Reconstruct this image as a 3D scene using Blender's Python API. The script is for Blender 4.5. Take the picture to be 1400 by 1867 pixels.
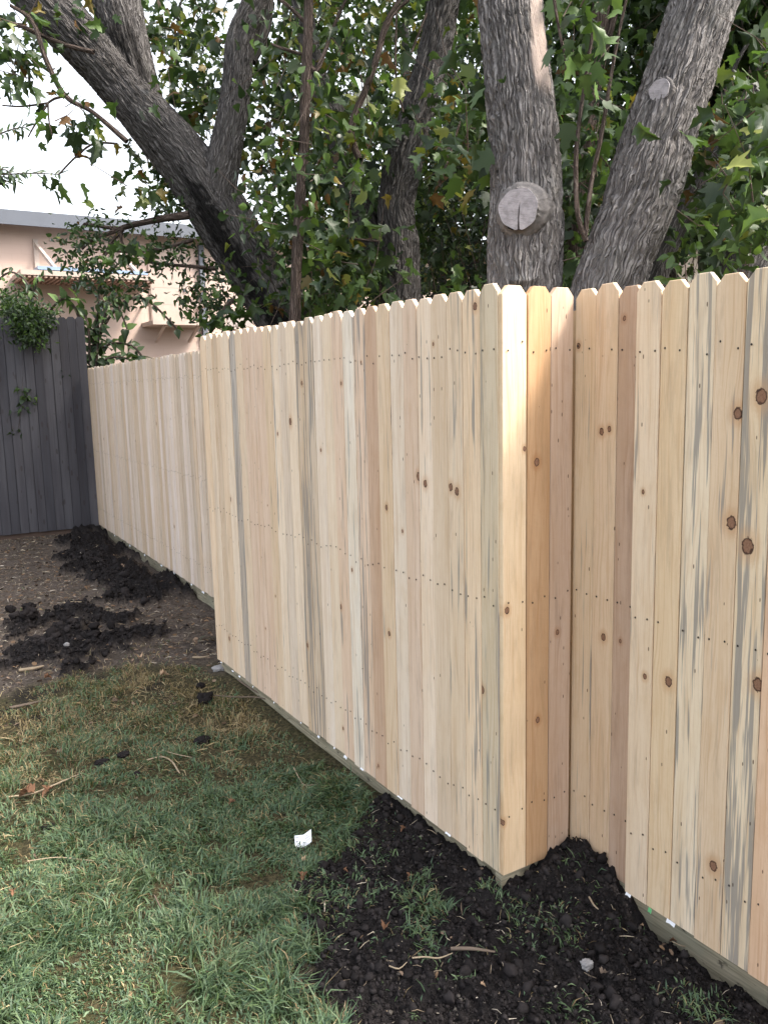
import bpy, math, random
import numpy as np
from mathutils import Matrix, Vector

random.seed(7)
RNG = np.random.default_rng(11)
for o in list(bpy.data.objects):
    bpy.data.objects.remove(o, do_unlink=True)
SC = bpy.context.scene
COL = SC.collection

# ------------------------------------------------------------------ camera
FPX, CX, CY = 1511.0, 700.0, 933.5            # focal length and centre, in photo pixels
PITCH, ROLL, YAW, EYE = math.radians(8.5), math.radians(1.33), math.radians(31.6), 1.53
FW = np.array([math.sin(YAW) * math.cos(PITCH), math.cos(YAW) * math.cos(PITCH), -math.sin(PITCH)])
_r0 = np.array([math.cos(YAW), -math.sin(YAW), 0.0])
_u0 = np.cross(_r0, FW)
RT = math.cos(ROLL) * _r0 - math.sin(ROLL) * _u0
UP = np.cross(RT, FW)
CAM = np.array([0.0, 0.0, EYE])
cam = bpy.data.cameras.new('camera')
cam.sensor_fit = 'VERTICAL'
cam.sensor_height = 24.0
cam.lens = FPX / 1867.0 * 24.0
cam.clip_start, cam.clip_end = 0.05, 2000.0
camo = bpy.data.objects.new('camera', cam)
COL.objects.link(camo)
camo.matrix_world = Matrix([[RT[0], UP[0], -FW[0], CAM[0]], [RT[1], UP[1], -FW[1], CAM[1]],
                            [RT[2], UP[2], -FW[2], CAM[2]], [0, 0, 0, 1]])
SC.camera = camo

# ------------------------------------------------------------------ sky, sun, exposure
SUN = Vector((0.50, -0.52, 0.80)).normalized()          # direction towards the sun
world = bpy.data.worlds.new('World')
SC.world = world
world.use_nodes = True
wn, wl = world.node_tree.nodes, world.node_tree.links
wn.clear()
sky = wn.new('ShaderNodeTexSky')
sky.sky_type = 'NISHITA'
sky.sun_disc = False
sky.sun_elevation = math.asin(SUN.z)
sky.sun_rotation = math.atan2(SUN.x, SUN.y)
sky.air_density, sky.dust_density, sky.ozone_density = 1.0, 4.0, 1.0
hs = wn.new('ShaderNodeHueSaturation')
hs.inputs['Saturation'].default_value = 0.28            # thin white cloud veil
bg = wn.new('ShaderNodeBackground')
bg.inputs['Strength'].default_value = 0.15
wo = wn.new('ShaderNodeOutputWorld')
wl.new(sky.outputs[0], hs.inputs['Color'])
wl.new(hs.outputs[0], bg.inputs['Color'])
wl.new(bg.outputs[0], wo.inputs['Surface'])
sun = bpy.data.lights.new('sun', 'SUN')
sun.energy = 1.6
sun.angle = math.radians(9)
sun.color = (1.0, 0.91, 0.78)
suno = bpy.data.objects.new('sun', sun)
COL.objects.link(suno)
suno.rotation_euler = SUN.to_track_quat('Z', 'Y').to_euler()
SC.view_settings.view_transform = 'Standard'
SC.view_settings.look = 'None'
SC.view_settings.gamma = 1.0
SC.view_settings.use_curve_mapping = False
SC.view_settings.exposure = 2.02
SC.render.engine = 'CYCLES'
SC.cycles.max_bounces = 6
SC.cycles.diffuse_bounces = 3
SC.cycles.glossy_bounces = 2
SC.cycles.transmission_bounces = 3

# ------------------------------------------------------------------ helpers
def ray(px, py):
    return FW + (px - CX) / FPX * RT - (py - CY) / FPX * UP
def at(px, py, depth):
    return CAM + ray(px, py) * depth
def on_z(px, py, z):
    d = ray(px, py)
    return CAM + d * ((z - CAM[2]) / d[2])
def on_y(px, py, y):
    d = ray(px, py)
    return CAM + d * (y / d[1])

def tag(o, label=None, cat=None, group=None, kind=None):
    if label: o['label'] = label
    if cat: o['category'] = cat
    if group: o['group'] = group
    if kind: o['kind'] = kind
    return o
def empty(name, loc=(0, 0, 0)):
    o = bpy.data.objects.new(name, None)
    o.location = loc
    COL.objects.link(o)
    return o
def link(name, mesh, mat=None, parent=None):
    if mat is not None and not mesh.materials:
        mesh.materials.append(mat)
    o = bpy.data.objects.new(name, mesh)
    COL.objects.link(o)
    if parent is not None:
        o.parent = parent
        o.matrix_parent_inverse = Matrix.Translation(-parent.location)
    return o
def mesh_py(name, v, f, smooth=False):
    m = bpy.data.meshes.new(name)
    m.from_pydata([tuple(map(float, p)) for p in v], [], f)
    if smooth:
        m.polygons.foreach_set('use_smooth', np.ones(len(m.polygons), bool))
    m.update()
    return m
def mesh_np(name, verts, faces_list, smooth=False, cols=None, uv=None, attrs=None):
    """faces_list: list of int arrays (n,k)"""
    m = bpy.data.meshes.new(name)
    verts = np.asarray(verts, np.float32)
    m.vertices.add(len(verts))
    m.vertices.foreach_set('co', verts.ravel())
    loops = np.concatenate([f.ravel() for f in faces_list]).astype(np.int32)
    sizes = np.concatenate([np.full(len(f), f.shape[1], np.int32) for f in faces_list])
    starts = np.concatenate([[0], np.cumsum(sizes)[:-1]]).astype(np.int32)
    m.loops.add(len(loops))
    m.loops.foreach_set('vertex_index', loops)
    m.polygons.add(len(sizes))
    m.polygons.foreach_set('loop_start', starts)
    m.polygons.foreach_set('loop_total', sizes)
    if smooth:
        m.polygons.foreach_set('use_smooth', np.ones(len(sizes), bool))
    m.update(calc_edges=True)
    if cols is not None:
        a = m.attributes.new('tone', 'FLOAT_COLOR', 'POINT')
        c = np.ones((len(verts), 4), np.float32)
        c[:, :3] = cols
        a.data.foreach_set('color', c.ravel())
    if attrs:
        for k, val in attrs.items():
            a = m.attributes.new(k, 'FLOAT', 'POINT')
            a.data.foreach_set('value', np.asarray(val, np.float32))
    if uv is not None:
        u = m.uv_layers.new(name='UVMap')
        u.data.foreach_set('uv', np.asarray(uv, np.float32)[loops].ravel())
    m.validate()
    return m
def box(v, f, c, s, rot=None):
    b = len(v)
    for dx in (-.5, .5):
        for dy in (-.5, .5):
            for dz in (-.5, .5):
                p = Vector((dx * s[0], dy * s[1], dz * s[2]))
                if rot is not None: p = rot @ p
                v.append((p.x + c[0], p.y + c[1], p.z + c[2]))
    for q in ((0, 1, 3, 2), (4, 6, 7, 5), (0, 4, 5, 1), (2, 3, 7, 6), (0, 2, 6, 4), (1, 5, 7, 3)):
        f.append(tuple(b + i for i in q))
def box_obj(name, c, s, mat, parent=None, rot=None):
    v, f = [], []
    box(v, f, c, s, rot)
    return link(name, mesh_py(name, v, f), mat, parent)
def bar_obj(name, a, b, w, mat, parent=None, h=None):
    a, b = Vector(a), Vector(b)
    d = b - a
    rot = d.to_track_quat('Z', 'Y').to_matrix()
    return box_obj(name, (a + b) / 2, (w, h or w, d.length), mat, parent, rot)

def _hash(ix, iy, iz):
    h = (ix * 374761393 + iy * 668265263 + iz * 2147483647 + 1013904223) & 0xffffffff
    h = ((h ^ (h >> 13)) * 1274126177) & 0xffffffff
    h = ((h ^ (h >> 16)) * 2246822519) & 0xffffffff
    return ((h ^ (h >> 15)) & 0xffffff) / float(0xffffff)
def vnoise(x, y, z=None):
    x = np.asarray(x, float); y = np.asarray(y, float)
    z = np.zeros_like(x) if z is None else np.asarray(z, float) + np.zeros_like(x)
    ix, iy, iz = np.floor(x).astype(np.int64), np.floor(y).astype(np.int64), np.floor(z).astype(np.int64)
    fx, fy, fz = x - ix, y - iy, z - iz
    fx, fy, fz = (t * t * t * (t * (t * 6 - 15) + 10) for t in (fx, fy, fz))
    r = 0
    for a in (0, 1):
        for b in (0, 1):
            for c in (0, 1):
                w = (fx if a else 1 - fx) * (fy if b else 1 - fy) * (fz if c else 1 - fz)
                r = r + w * _hash(ix + a, iy + b, iz + c)
    return r * 2 - 1
def fbm(x, y, octs=4, z=None):
    r, a, s = 0, 1.0, 1.0
    for k in range(octs):
        r = r + a * vnoise(np.asarray(x) * s + 17.3 * k, np.asarray(y) * s - 9.1 * k, z)
        a *= .5; s *= 2.03
    return r
def sstep(a, b, x):
    t = np.clip((x - a) / (b - a), 0, 1)
    return t * t * (3 - 2 * t)

# ------------------------------------------------------------------ materials
class NT:
    def __init__(s, name):
        s.m = bpy.data.materials.new(name)
        s.m.use_nodes = True
        s.t = s.m.node_tree
        s.t.nodes.clear()
        s.out = s.t.nodes.new('ShaderNodeOutputMaterial')
    def n(s, typ, **kw):
        nd = s.t.nodes.new('ShaderNode' + typ)
        for k, v in kw.items(): setattr(nd, k, v)
        return nd
    def put(s, sock, v):
        if v is None: return
        if hasattr(v, 'is_output'): s.t.links.new(v, sock)
        elif isinstance(v, (tuple, list)):
            n = len(sock.default_value)
            v = tuple(v)
            sock.default_value = (v + (1.0,))[:n] if len(v) < n else v[:n]
        else: sock.default_value = v
    def math(s, op, a, b=None, c=None, clamp=False):
        nd = s.n('Math', operation=op, use_clamp=clamp)
        s.put(nd.inputs[0], a); s.put(nd.inputs[1], b)
        if c is not None: s.put(nd.inputs[2], c)
        return nd.outputs[0]
    def vmath(s, op, a, b=None, out=0):
        nd = s.n('VectorMath', operation=op)
        s.put(nd.inputs[0], a)
        if b is not None: s.put(nd.inputs[1], b)
        return nd.outputs[out]
    def sep(s, v):
        nd = s.n('SeparateXYZ'); s.put(nd.inputs[0], v)
        return nd.outputs[0], nd.outputs[1], nd.outputs[2]
    def comb(s, x, y, z):
        nd = s.n('CombineXYZ')
        for i, v in enumerate((x, y, z)): s.put(nd.inputs[i], v)
        return nd.outputs[0]
    def noise(s, vec, scale=5., detail=3., rough=.5, dist=0.):
        nd = s.n('TexNoise')
        s.put(nd.inputs['Vector'], vec)
        nd.inputs['Scale'].default_value = scale
        nd.inputs['Detail'].default_value = detail
        nd.inputs['Roughness'].default_value = rough
        nd.inputs['Distortion'].default_value = dist
        return nd.outputs['Fac']
    def ramp(s, fac, lo, hi):
        nd = s.n('MapRange', interpolation_type='SMOOTHSTEP')
        s.put(nd.inputs['Value'], fac)
        nd.inputs['From Min'].default_value = lo
        nd.inputs['From Max'].default_value = hi
        return nd.outputs['Result']
    def mix(s, fac, a, b, mode='MIX'):
        nd = s.n('Mix', data_type='RGBA', blend_type=mode)
        s.put(nd.inputs[0], fac); s.put(nd.inputs[6], a); s.put(nd.inputs[7], b)
        return nd.outputs[2]
    def attr(s, name, obj=False, out='Fac'):
        nd = s.n('Attribute', attribute_name=name, attribute_type='OBJECT' if obj else 'GEOMETRY')
        return nd.outputs[out]
    def bump(s, h, strength, dist):
        nd = s.n('Bump')
        nd.inputs['Strength'].default_value = strength
        nd.inputs['Distance'].default_value = dist
        s.put(nd.inputs['Height'], h)
        return nd.outputs[0]
    def principled(s, col, rough=.7, normal=None, spec=.3, metal=0.):
        nd = s.n('BsdfPrincipled')
        s.put(nd.inputs['Base Color'], col); s.put(nd.inputs['Roughness'], rough)
        nd.inputs['Specular IOR Level'].default_value = spec
        nd.inputs['Metallic'].default_value = metal
        if normal is not None: s.put(nd.inputs['Normal'], normal)
        return nd.outputs[0]
    def done(s, sh):
        s.t.links.new(sh, s.out.inputs['Surface'])
        return s.m

def plain(name, col, rough=.7, var=.15, scale=12., bump=0.002, spec=.3, metal=0.):
    t = NT(name)
    p = t.n('TexCoord').outputs['Object']
    n1 = t.noise(p, scale, 5, .6)
    n2 = t.noise(p, scale * 7, 3, .6)
    c = t.mix(t.math('MULTIPLY', n1, 1.0), tuple(x * (1 - var * 1.6) for x in col), tuple(min(1, x * (1 + var * 1.3)) for x in col))
    return t.done(t.principled(c, rough, t.bump(n2, .5, bump) if bump else None, spec, metal))

def wood_new():
    t = NT('new_pine_wood')
    p = t.n('TexCoord').outputs['Object']
    rnd = t.n('ObjectInfo').outputs['Random']
    x, y, z = t.sep(p)
    off = t.math('MULTIPLY', rnd, 91.7)
    tint = t.attr('tint', True, 'Vector')
    stain = t.attr('stain', True)
    masks, warp, halo, ringc = [], None, None, None
    xw = x
    for k in ('knot_a', 'knot_b', 'knot_c'):
        kx, kz, kr = t.sep(t.attr(k, True, 'Vector'))
        kr = t.math('ADD', kr, 0.00005)
        dx = t.math('DIVIDE', t.math('SUBTRACT', x, kx), kr)
        dz = t.math('DIVIDE', t.math('SUBTRACT', z, kz), t.math('MULTIPLY', kr, 1.35))
        wob = t.math('MULTIPLY', t.math('SUBTRACT', t.noise(p, 130, 2), .5), .7)
        d = t.math('ADD', t.math('SQRT', t.math('ADD', t.math('MULTIPLY', dx, dx), t.math('MULTIPLY', dz, dz))), wob)
        e = t.math('EXPONENT', t.math('MULTIPLY', d, -.55))
        xw = t.math('SUBTRACT', xw, t.math('MULTIPLY', t.math('SUBTRACT', x, kx), t.math('MULTIPLY', e, 1.1)))
        m = t.math('SUBTRACT', 1.0, t.ramp(d, .85, 1.08))
        h = t.math('MULTIPLY', t.math('SUBTRACT', 1.0, t.ramp(d, 1.0, 3.0)), .5)
        r = t.math('MULTIPLY', t.ramp(t.math('ABSOLUTE', t.math('SUBTRACT', d, .90)), .28, .05), .95)
        masks.append(m)
        halo = h if halo is None else t.math('MAXIMUM', halo, h)
        ringc = r if ringc is None else t.math('MAXIMUM', ringc, r)
    km = t.math('MAXIMUM', t.math('MAXIMUM', masks[0], masks[1]), masks[2])
    # cathedral grain: slow wander of the growth lines along the board
    wander = t.noise(t.comb(t.math('ADD', t.math('MULTIPLY', x, 9.), off), off, t.math('MULTIPLY', z, 1.7)), 1., 2)
    gx = t.math('ADD', xw, t.math('MULTIPLY', wander, .07))
    gv = t.comb(t.math('MULTIPLY', gx, 150.), off, t.math('MULTIPLY', z, 2.2))
    lines = t.noise(gv, 1., 3, .55)
    fine = t.noise(t.comb(t.math('MULTIPLY', xw, 520.), off, t.math('MULTIPLY', z, 14.)), 1., 3, .6)
    broad = t.noise(t.comb(t.math('MULTIPLY', x, 14.), off, t.math('MULTIPLY', z, 1.1)), 1., 3, .6)
    blot = t.noise(t.comb(t.math('MULTIPLY', x, 22.), off, t.math('MULTIPLY', z, 9.)), 1., 4, .65)
    # saw marks across the board
    saw = t.noise(t.comb(t.math('MULTIPLY', x, 16.), off, t.math('MULTIPLY', t.math('ADD', z, t.math('MULTIPLY', x, .25)), 330.)), 1., 2)
    c = t.mix(t.ramp(broad, .3, .75), tint, t.vmath('MULTIPLY', tint, (.90, .85, .78)))
    c = t.mix(t.math('MULTIPLY', t.ramp(lines, .48, .72), .55), c, t.vmath('MULTIPLY', tint, (.68, .54, .42)))
    c = t.mix(t.math('MULTIPLY', t.ramp(fine, .48, .78), .40), c, t.vmath('MULTIPLY', tint, (.62, .52, .44)))
    c = t.mix(t.math('MULTIPLY', t.ramp(blot, .46, .74), .38), c, t.vmath('MULTIPLY', tint, (.80, .70, .58)))
    c = t.mix(t.math('MULTIPLY', t.ramp(saw, .5, .8), .10), c, t.vmath('MULTIPLY', tint, (.7, .62, .55)))
    # blue-grey sapwood stain in long streaks
    st = t.noise(t.comb(t.math('ADD', t.math('MULTIPLY', x, 85.), off), t.math('MULTIPLY', off, 1.7), t.math('MULTIPLY', z, 2.6)), 1., 3, .55)
    st2 = t.noise(t.comb(t.math('MULTIPLY', x, 11.), t.math('MULTIPLY', off, 2.3), t.math('MULTIPLY', z, 1.5)), 1., 1)
    thr = t.math('SUBTRACT', .80, t.math('MULTIPLY', stain, .235))
    sm = t.math('MULTIPLY', t.math('DIVIDE', t.math('SUBTRACT', t.math('ADD', st, t.math('MULTIPLY', t.math('SUBTRACT', st2, .5), .35)), thr), .07, clamp=True), .74)
    sm = t.math('MULTIPLY', sm, t.math('GREATER_THAN', stain, .02))
    c = t.mix(sm, c, (.20, .195, .19))
    md = t.noise(t.comb(t.math('MULTIPLY', x, 30.), t.math('MULTIPLY', off, 3.1), t.math('MULTIPLY', z, 3.2)), 1., 5, .7)
    c = t.mix(t.math('MULTIPLY', t.ramp(md, .50, .70), .48), c, t.vmath('MULTIPLY', tint, (.60, .57, .55)))
    # small pitch specks and beetle marks
    sp = t.n('TexVoronoi', feature='F1')
    t.put(sp.inputs['Vector'], t.comb(t.math('MULTIPLY', x, 70.), off, t.math('MULTIPLY', z, 22.)))
    sp.inputs['Scale'].default_value = 1.
    spk = t.math('MULTIPLY', t.math('LESS_THAN', sp.outputs['Distance'], .14),
                 t.math('LESS_THAN', t.sep(sp.outputs['Color'])[0], t.attr('speck', True)))
    c = t.mix(t.math('MULTIPLY', spk, .85), c, (.07, .04, .025))
    c = t.mix(halo, c, t.vmath('MULTIPLY', tint, (.66, .47, .33)))
    krng = t.noise(t.vmath('MULTIPLY', p, (260., 1., 200.)), 1., 2)
    c = t.mix(km, c, t.mix(krng, (.12, .055, .032), (.34, .19, .12)))
    c = t.mix(t.math('MULTIPLY', ringc, km), c, (.045, .022, .014))
    h = t.math('ADD', t.math('MULTIPLY', lines, .4), t.math('ADD', t.math('MULTIPLY', fine, .45), t.math('MULTIPLY', saw, .3)))
    return t.done(t.principled(c, .72, t.bump(h, .35, .0012), .25))

def wood_grey():
    t = NT('weathered_grey_wood')
    p = t.n('TexCoord').outputs['Object']
    rnd = t.n('ObjectInfo').outputs['Random']
    x, y, z = t.sep(p)
    off = t.math('MULTIPLY', rnd, 61.)
    lines = t.noise(t.comb(t.math('MULTIPLY', x, 110.), off, t.math('MULTIPLY', z, 1.6)), 1., 4, .6)
    broad = t.noise(t.comb(t.math('MULTIPLY', x, 9.), off, t.math('MULTIPLY', z, .9)), 1., 3, .6)
    base = t.mix(rnd, (.060, .060, .070), (.098, .097, .109))
    c = t.mix(t.ramp(broad, .3, .75), base, t.vmath('MULTIPLY', base, (.66, .64, .66)))
    c = t.mix(t.math('MULTIPLY', t.ramp(lines, .42, .75), .6), c, (.055, .05, .052))
    dot = t.n('TexVoronoi', feature='F1')
    t.put(dot.inputs['Vector'], t.comb(t.math('MULTIPLY', x, 16.), off, t.math('MULTIPLY', z, 5.)))
    dot.inputs['Scale'].default_value = 1.
    c = t.mix(t.math('MULTIPLY', t.math('LESS_THAN', dot.outputs['Distance'], .17), .6), c, (.04, .033, .033))
    return t.done(t.principled(c, .85, t.bump(lines, .5, .003), .15))

def bark(name, a, b, dark, lichen=.25):
    t = NT(name)
    uv = t.n('TexCoord').outputs['UV']
    u, v, w = t.sep(uv)
    wob = t.math('MULTIPLY', t.math('SUBTRACT', t.noise(t.comb(t.math('MULTIPLY', u, 14.), t.math('MULTIPLY', v, 9.), 0.), 1., 3), .5), .055)
    uu = t.math('ADD', u, wob)
    vo = t.n('TexVoronoi', feature='DISTANCE_TO_EDGE')
    t.put(vo.inputs['Vector'], t.comb(t.math('MULTIPLY', uu, 60.), t.math('MULTIPLY', v, 5.5), 0.))
    vo.inputs['Scale'].default_value = 1.
    plate = t.ramp(vo.outputs['Distance'], .0, .22)
    n1 = t.noise(t.comb(t.math('MULTIPLY', uu, 85.), t.math('MULTIPLY', v, 9.), 0.), 1., 5, .62, .6)
    n2 = t.noise(t.comb(t.math('MULTIPLY', u, 190.), t.math('MULTIPLY', v, 60.), 0.), 1., 4, .65)
    n3 = t.noise(t.comb(t.math('MULTIPLY', u, 6.), t.math('MULTIPLY', v, 2.2), 0.), 1., 4, .6)
    c = t.mix(t.ramp(n1, .30, .68), a, b)
    c = t.mix(t.math('MULTIPLY', t.ramp(n2, .5, .75), .35), c, dark)
    c = t.mix(t.math('MULTIPLY', t.math('SUBTRACT', 1., plate), .55), c, dark)
    c = t.mix(t.math('MULTIPLY', t.ramp(n3, .52, .72), lichen), c, (.27, .27, .25))
    c = t.mix(t.attr('wet'), c, (.012, .011, .011))
    bare = t.attr('bare')
    c = t.mix(bare, c, t.mix(n2, (.34, .26, .22), (.48, .40, .36)))
    h = t.math('ADD', t.math('MULTIPLY', plate, t.math('SUBTRACT', 1., bare)), t.math('ADD', t.math('MULTIPLY', n1, .8), t.math('MULTIPLY', n2, .4)))
    return t.done(t.principled(c, .9, t.bump(h, .95, .018), .12))

def leaf_mat(name, rough=.45, trans=.28):
    t = NT(name)
    col = t.attr('tone', False, 'Color')
    p = t.n('TexCoord').outputs['Object']
    c = t.mix(t.math('MULTIPLY', t.noise(p, 40., 2), .5), col, t.vmath('MULTIPLY', col, (.75, .8, .7)))
    pr = t.principled(c, rough, None, .35)
    tr = t.n('BsdfTranslucent')
    t.put(tr.inputs['Color'], t.vmath('MULTIPLY', c, (1.35, 1.45, .8)))
    mx = t.n('MixShader')
    mx.inputs[0].default_value = trans
    t.t.links.new(pr, mx.inputs[1]); t.t.links.new(tr.outputs[0], mx.inputs[2])
    return t.done(mx.outputs[0])

def tone_mat(name, rough=.8, spec=.2):
    t = NT(name)
    col = t.attr('tone', False, 'Color')
    n = t.noise(t.n('TexCoord').outputs['Object'], 160., 3, .6)
    c = t.mix(n, t.vmath('MULTIPLY', col, (.7, .7, .7)), t.vmath('MULTIPLY', col, (1.2, 1.2, 1.2)))
    return t.done(t.principled(c, rough, t.bump(n, .4, .002), spec))

def ground_mat():
    t = NT('ground_earth')
    p = t.n('TexCoord').outputs['Object']
    soil, dirt = t.attr('soil'), t.attr('dirt')
    n1 = t.noise(p, 7., 5, .6)
    n2 = t.noise(p, 60., 5, .65)
    n3 = t.noise(p, 320., 3, .6)
    thatch = t.mix(t.ramp(n2, .35, .7), (.030, .028, .016), (.105, .088, .048))
    thatch = t.mix(t.math('MULTIPLY', t.ramp(n1, .5, .75), .5), thatch, (.05, .055, .02))
    brown = t.mix(t.ramp(n2, .3, .72), (.058, .047, .041), (.150, .122, .102))
    brown = t.mix(t.math('MULTIPLY', t.ramp(n1, .48, .72), .55), brown, (.05, .043, .03))
    brown = t.mix(t.math('MULTIPLY', t.ramp(n3, .62, .75), .5), brown, (.24, .20, .15))
    black = t.mix(t.ramp(n2, .35, .75), (.013, .0115, .0115), (.032, .028, .028))
    black = t.mix(t.math('MULTIPLY', t.ramp(n3, .70, .78), .35), black, (.10, .085, .07))
    c = t.mix(dirt, thatch, brown)
    c = t.mix(soil, c, black)
    far = t.ramp(t.vmath('LENGTH', p, out=1), 16., 40.)
    c = t.mix(far, c, (.06, .075, .03))
    h = t.math('ADD', t.math('MULTIPLY', n2, .7), t.math('MULTIPLY', n3, .35))
    return t.done(t.principled(c, .95, t.bump(h, .9, .02), .08))

def cut_wood():
    t = NT('weathered_cut_wood')
    p = t.n('TexCoord').outputs['UV']
    x, y, z = t.sep(p)
    d = t.math('SQRT', t.math('ADD', t.math('MULTIPLY', x, x), t.math('MULTIPLY', y, y)))
    d = t.math('ADD', d, t.math('MULTIPLY', t.noise(p, 18., 3), .02))
    rings = t.math('SINE', t.math('MULTIPLY', d, 900.))
    sawm = t.noise(t.comb(t.math('MULTIPLY', t.math('ADD', x, t.math('MULTIPLY', y, .25)), 15.), t.math('MULTIPLY', t.math('ADD', y, t.math('MULTIPLY', x, -.2)), 260.), 0.), 1., 3)
    blot = t.noise(p, 25., 4, .6)
    c = t.mix(t.ramp(blot, .35, .7), (.40, .375, .40), (.25, .235, .25))
    c = t.mix(t.math('MULTIPLY', t.ramp(sawm, .5, .72), .6), c, (.14, .125, .13))
    c = t.mix(t.math('MULTIPLY', t.ramp(rings, .3, 1.), .2), c, (.17, .15, .15))
    return t.done(t.principled(c, .85, t.bump(sawm, .4, .002), .15))

def stucco():
    t = NT('pink_painted_block')
    p = t.n('TexCoord').outputs['Object']
    x, y, z = t.sep(p)
    br = t.n('TexBrick')
    t.put(br.inputs['Vector'], t.comb(x, z, 0.))
    br.inputs['Scale'].default_value = 1.
    br.inputs['Brick Width'].default_value = .4
    br.inputs['Row Height'].default_value = .2
    br.inputs['Mortar Size'].default_value = .006
    n = t.noise(p, 1.2, 5, .6)
    c = t.mix(n, (.40, .305, .262), (.46, .36, .31))
    c = t.mix(t.math('MULTIPLY', br.outputs['Fac'], .22), c, (.33, .25, .21))
    streak = t.noise(t.comb(t.math('MULTIPLY', x, 4.), 0., t.math('MULTIPLY', z, .5)), 1., 4, .6)
    c = t.mix(t.math('MULTIPLY', t.ramp(streak, .55, .8), .2), c, (.40, .31, .27))
    return t.done(t.principled(c, .85, t.bump(br.outputs['Fac'], -.3, .006), .2))

def timber():
    t = NT('treated_timber')
    p = t.n('TexCoord').outputs['Object']
    x, y, z = t.sep(p)
    g = t.noise(t.comb(t.math('MULTIPLY', x, 9.), t.math('MULTIPLY', y, 5.), t.math('MULTIPLY', z, 130.)), 1., 4, .6, .4)
    b = t.noise(p, 5., 4, .6)
    c = t.mix(t.ramp(g, .3, .7), (.36, .32, .235), (.19, .17, .115))
    c = t.mix(t.math('MULTIPLY', t.ramp(b, .45, .7), .5), c, (.24, .25, .19))
    d = t.noise(t.vmath('MULTIPLY', p, (20., 20., 45.)), 1., 5, .65)
    c = t.mix(t.math('MULTIPLY', t.ramp(d, .58, .68), .75), c, (.035, .03, .027))
    return t.done(t.principled(c, .85, t.bump(g, .5, .003), .15))
M_WOOD = wood_new()
M_GREY = wood_grey()
M_BARK = bark('grey_maple_bark', (.165, .150, .147), (.300, .282, .278), (.050, .044, .042))
M_BARKD = bark('dark_maple_bark', (.085, .078, .076), (.150, .140, .137), (.030, .027, .026), .18)
M_BARKB = bark('brown_smooth_bark', (.090, .066, .055), (.125, .098, .086), (.045, .033, .028), .10)
M_LEAF = leaf_mat('maple_leaf')
M_LEAF2 = leaf_mat('glossy_leaf', .35, .3)
M_GRASS = leaf_mat('grass_blade', .5, .25)
M_TONE = tone_mat('dry_litter')
M_SOIL = tone_mat('soil_clod', .95, .06)
M_GROUND = ground_mat()
M_CUT = cut_wood()
M_PINK = stucco()
M_KICK = timber()
M_RAIL = plain('rough_pine_rail', (.40, .30, .19), .8, .2, 14., .002)
M_NAIL = plain('dark_nail_steel', (.035, .028, .024), .55, .2, 60., 0, .4, .3)
M_FASCIA = plain('grey_metal_fascia', (.085, .094, .115), .6, .08, 3., 0, .4)
M_PINKTRIM = plain('pink_painted_metal', (.37, .292, .25), .55, .12, 6., 0, .4)
M_GALV = plain('sky_tinted_sheet_metal', (.20, .27, .38), .4, .12, 5., 0, .5)  # gutter metal, blue of the reflected sky put into its base colour
M_RUST = plain('rust_streaked_white_steel', (.42, .35, .31), .6, .3, 8., 0, .4)
M_SOFFIT = plain('brown_corrugated_soffit', (.28, .19, .15), .7, .2, 6., 0, .2)
M_PAPER = plain('white_printed_paper', (.80, .82, .86), .6, .03, 30., 0, .3)
M_INK = plain('grey_ink', (.30, .30, .33), .7, .1, 60., 0, .2)
M_STICK = plain('dry_pale_stick', (.33, .26, .18), .85, .3, 40., .001, .15)
M_STICKD = plain('dull_brown_stick', (.15, .115, .09), .85, .3, 40., .001, .15)
M_DEAD = plain('dead_brown_leaf', (.16, .085, .05), .8, .35, 30., .001, .15)
M_TAN = plain('pale_tan_dead_leaf', (.42, .29, .19), .8, .3, 30., .001, .15)
M_STONE = plain('pale_grey_concrete_lump', (.30, .29, .29), .9, .3, 60., .006, .15)
M_GREENTAG = plain('green_plastic_tag', (.12, .42, .17), .4, .1, 40., 0, .5)
M_CLOD = plain('black_soil_clod', (.022, .019, .019), .95, .4, 70., .006, .06)

# ------------------------------------------------------------------ ground
def G(px, py, z=-.08):
    p = on_z(px, py, z)
    return (p[0], p[1])
def poly(pts): return np.array([G(*p) for p in pts])
def poly_sd(P, x, y):
    """signed distance to polygon, negative inside"""
    d = np.full(x.shape, 1e9)
    inside = np.zeros(x.shape, bool)
    for i in range(len(P)):
        a, b = P[i - 1], P[i]
        e = b - a
        t = np.clip(((x - a[0]) * e[0] + (y - a[1]) * e[1]) / (e @ e), 0, 1)
        d = np.minimum(d, np.hypot(x - a[0] - t * e[0], y - a[1] - t * e[1]))
        c = ((a[1] > y) != (b[1] > y))
        with np.errstate(divide='ignore', invalid='ignore'):
            xi = (b[0] - a[0]) * (y - a[1]) / (b[1] - a[1]) + a[0]
        inside ^= c & (x < xi)
    return np.where(inside, -d, d)
P_SOIL = np.vstack([poly([(700, 1462), (640, 1520), (555, 1565), (500, 1610), (492, 1690), (545, 1745), (522, 1800), (612, 1862), (660, 1960)]),
                    [(1.0, 1.2), (1.2, .5), (2.6, .4), (2.6, 2.3), (1.9, 2.3), (1.75, 2.75)]])
P_M1 = np.vstack([poly([(118, 990), (150, 968), (185, 962)]), [(2.16, 9.6), (2.04, 6.4)], poly([(335, 1082), (262, 1092), (190, 1085), (140, 1060)])])
P_M2 = poly([(15, 1195), (5, 1150), (60, 1125), (130, 1100), (190, 1108), (262, 1125), (290, 1150), (270, 1180), (215, 1208), (150, 1232), (80, 1222), (35, 1222)])
def e_noise(x, y, s, amp, seed=0.): return amp * fbm(x * s + seed, y * s - seed, 4)
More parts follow.
